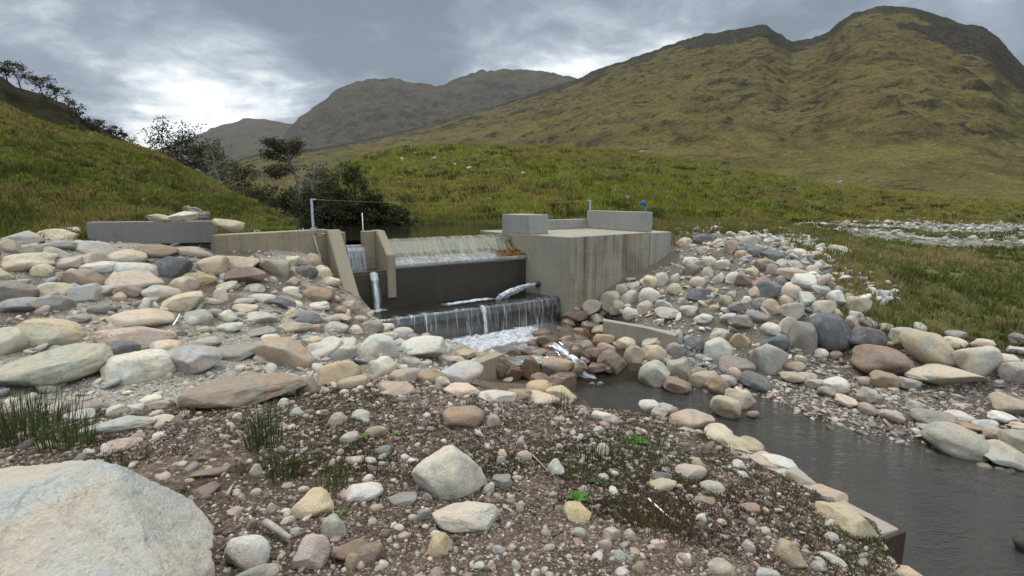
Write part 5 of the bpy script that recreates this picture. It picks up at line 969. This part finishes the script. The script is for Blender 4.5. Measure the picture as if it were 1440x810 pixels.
def pine():
    r_ = 24; base = at_r(424, 312, r_); H = htop(424, 200, 312, r_); r = empty('leaning_pine', base, 'flat topped pine leaning left with layered dark crown', 'tree', None); rg = np.random.default_rng(77)
    P = lambda px, py, o=0: at_r(px, py, r_+o)
    b = MB(); b.tube([P(426, 316), P(425, 285), P(421, 262), P(415, 240), P(408, 226), P(402, 214), P(398, 203)], [.12, .10, .095, .08, .06, .045, .02], 8); tips = []
    for pts in ([(417, 245), (405, 236), (392, 236), (381, 240)], [(410, 229), (396, 224), (384, 220), (377, 216)], [(405, 219), (394, 210), (384, 203)], [(402, 212), (408, 204), (416, 201)], [(408, 226), (415, 214), (417, 206)], [(399, 206), (390, 200), (380, 200)], [(416, 243), (400, 240), (388, 246)], [(404, 220), (398, 213), (392, 208)]):
        for dd in (-.6, .1, .7):
            q = [P(*pts[0])]+[P(a+rg.normal(0, 1), c+rg.normal(0, 1), dd*(k+1)/len(pts)) for k, (a, c) in enumerate(pts[1:])]
            b.tube(q, np.linspace(.04, .012, len(q)), 5); tips += q[1:]+[q[-1]]
    link('trunk', b.mesh('trunk', M['barkpale']), r); T = np.array(tips); n = 3600; ci = rg.integers(0, len(T), n); Pp = T[ci]+rg.normal(0, 1, (n, 3))*np.array([.17, .17, .07])
    u = rg.normal(0, 1, (n, 3)); u /= np.linalg.norm(u, axis=1)[:, None]; v = np.cross(u, rg.normal(0, 1, (n, 3))); v /= np.linalg.norm(v, axis=1)[:, None]; s = .055
    V = np.stack([Pp-u*s, Pp+v*s*.4, Pp+u*s, Pp-v*s*.4], 1).reshape(-1, 3); C = np.repeat(np.array([(.048, .044, .022)])*(1+.2*rg.normal(0, 1, (n, 1))), 4, 0)
    link('crown', npmesh('crown', V, np.arange(n*4).reshape(-1, 4), M['leaf'], np.clip(C, .01, .2), False), r)
pine()

# pale rocks lying in the hill grass
RKP = [(612, 226, 11, 6), (640, 233, 8, 4), (660, 238, 8, 5), (566, 226, 6, 5), (735, 244, 7, 4), (905, 205, 6, 3), (690, 283, 9, 5), (880, 280, 10, 6), (1183, 247, 7, 5), (585, 218, 6, 4)]
def on_mesh(px, py):
    X, Y, Z, S = HG['knoll']; d = np.stack([X, Y, Z-CZ], -1); P = d[..., 1]*CP-d[..., 2]*SP; up = d[..., 1]*SP+d[..., 2]*CP
    e = (720+F*X/P-px)**2+(405-F*up/P-py)**2+np.hypot(X, Y)*.02; k = np.argmin(e); return np.array([X.flat[k], Y.flat[k], Z.flat[k]])
RL = ['pale rock outcrop near the top of the green knoll', 'small pale rock right of the knoll outcrop', 'grey rock low in the knoll grass below the outcrop', 'tiny dark rock left of the knoll outcrop', 'small pale rock alone on the middle of the knoll', 'tiny rock on the knoll skyline',
  'pale rock in grass left of the concrete box', 'white rock in the grass above the parapet', 'grey rock on the far right knoll slope', 'tiny pale rock near the left top of the knoll']
for i, (px, py, w, h) in enumerate(RKP):
    c = on_mesh(px, py); k = math.hypot(c[0], c[1])/F; V = stone_shape(3, 5000+i, .6)*np.array([w/2*k, w/2.4*k, h/2*k*1.3]); o = link('hill_rock', npmesh('hill_rock', V, ICO[3][1], M['rock']), None, c+[0, 0, h*k*.25]); tag(o, RL[i], 'rock', 'rocks scattered on the knoll'); o.color = (.34, .33, .31, 1)
# ------------------------------------------------------------------ the air
def haze():
    t = NT('haze_air'); v = t.n('ShaderNodeVolumePrincipled', {'Color': (.80, .86, .95), 'Density': 5e-5, 'Anisotropy': .2}); t.t.links.new(v.outputs[0], t.out.inputs['Volume'])
    x0, x1, y0, y1, z0, z1 = -5200, 5200, -300, 5600, -1400, 1400
    V = [(x, y, z) for z in (z0, z1) for y in (y0, y1) for x in (x0, x1)]
    Fq = np.array([[0, 2, 3, 1], [4, 5, 7, 6], [0, 1, 5, 4], [2, 6, 7, 3], [0, 4, 6, 2], [1, 3, 7, 5]])
    stuff(link('haze', npmesh('haze', V, Fq, t.m, None, False)), 'thin blue air between camera and far mountains', 'haze')
haze()
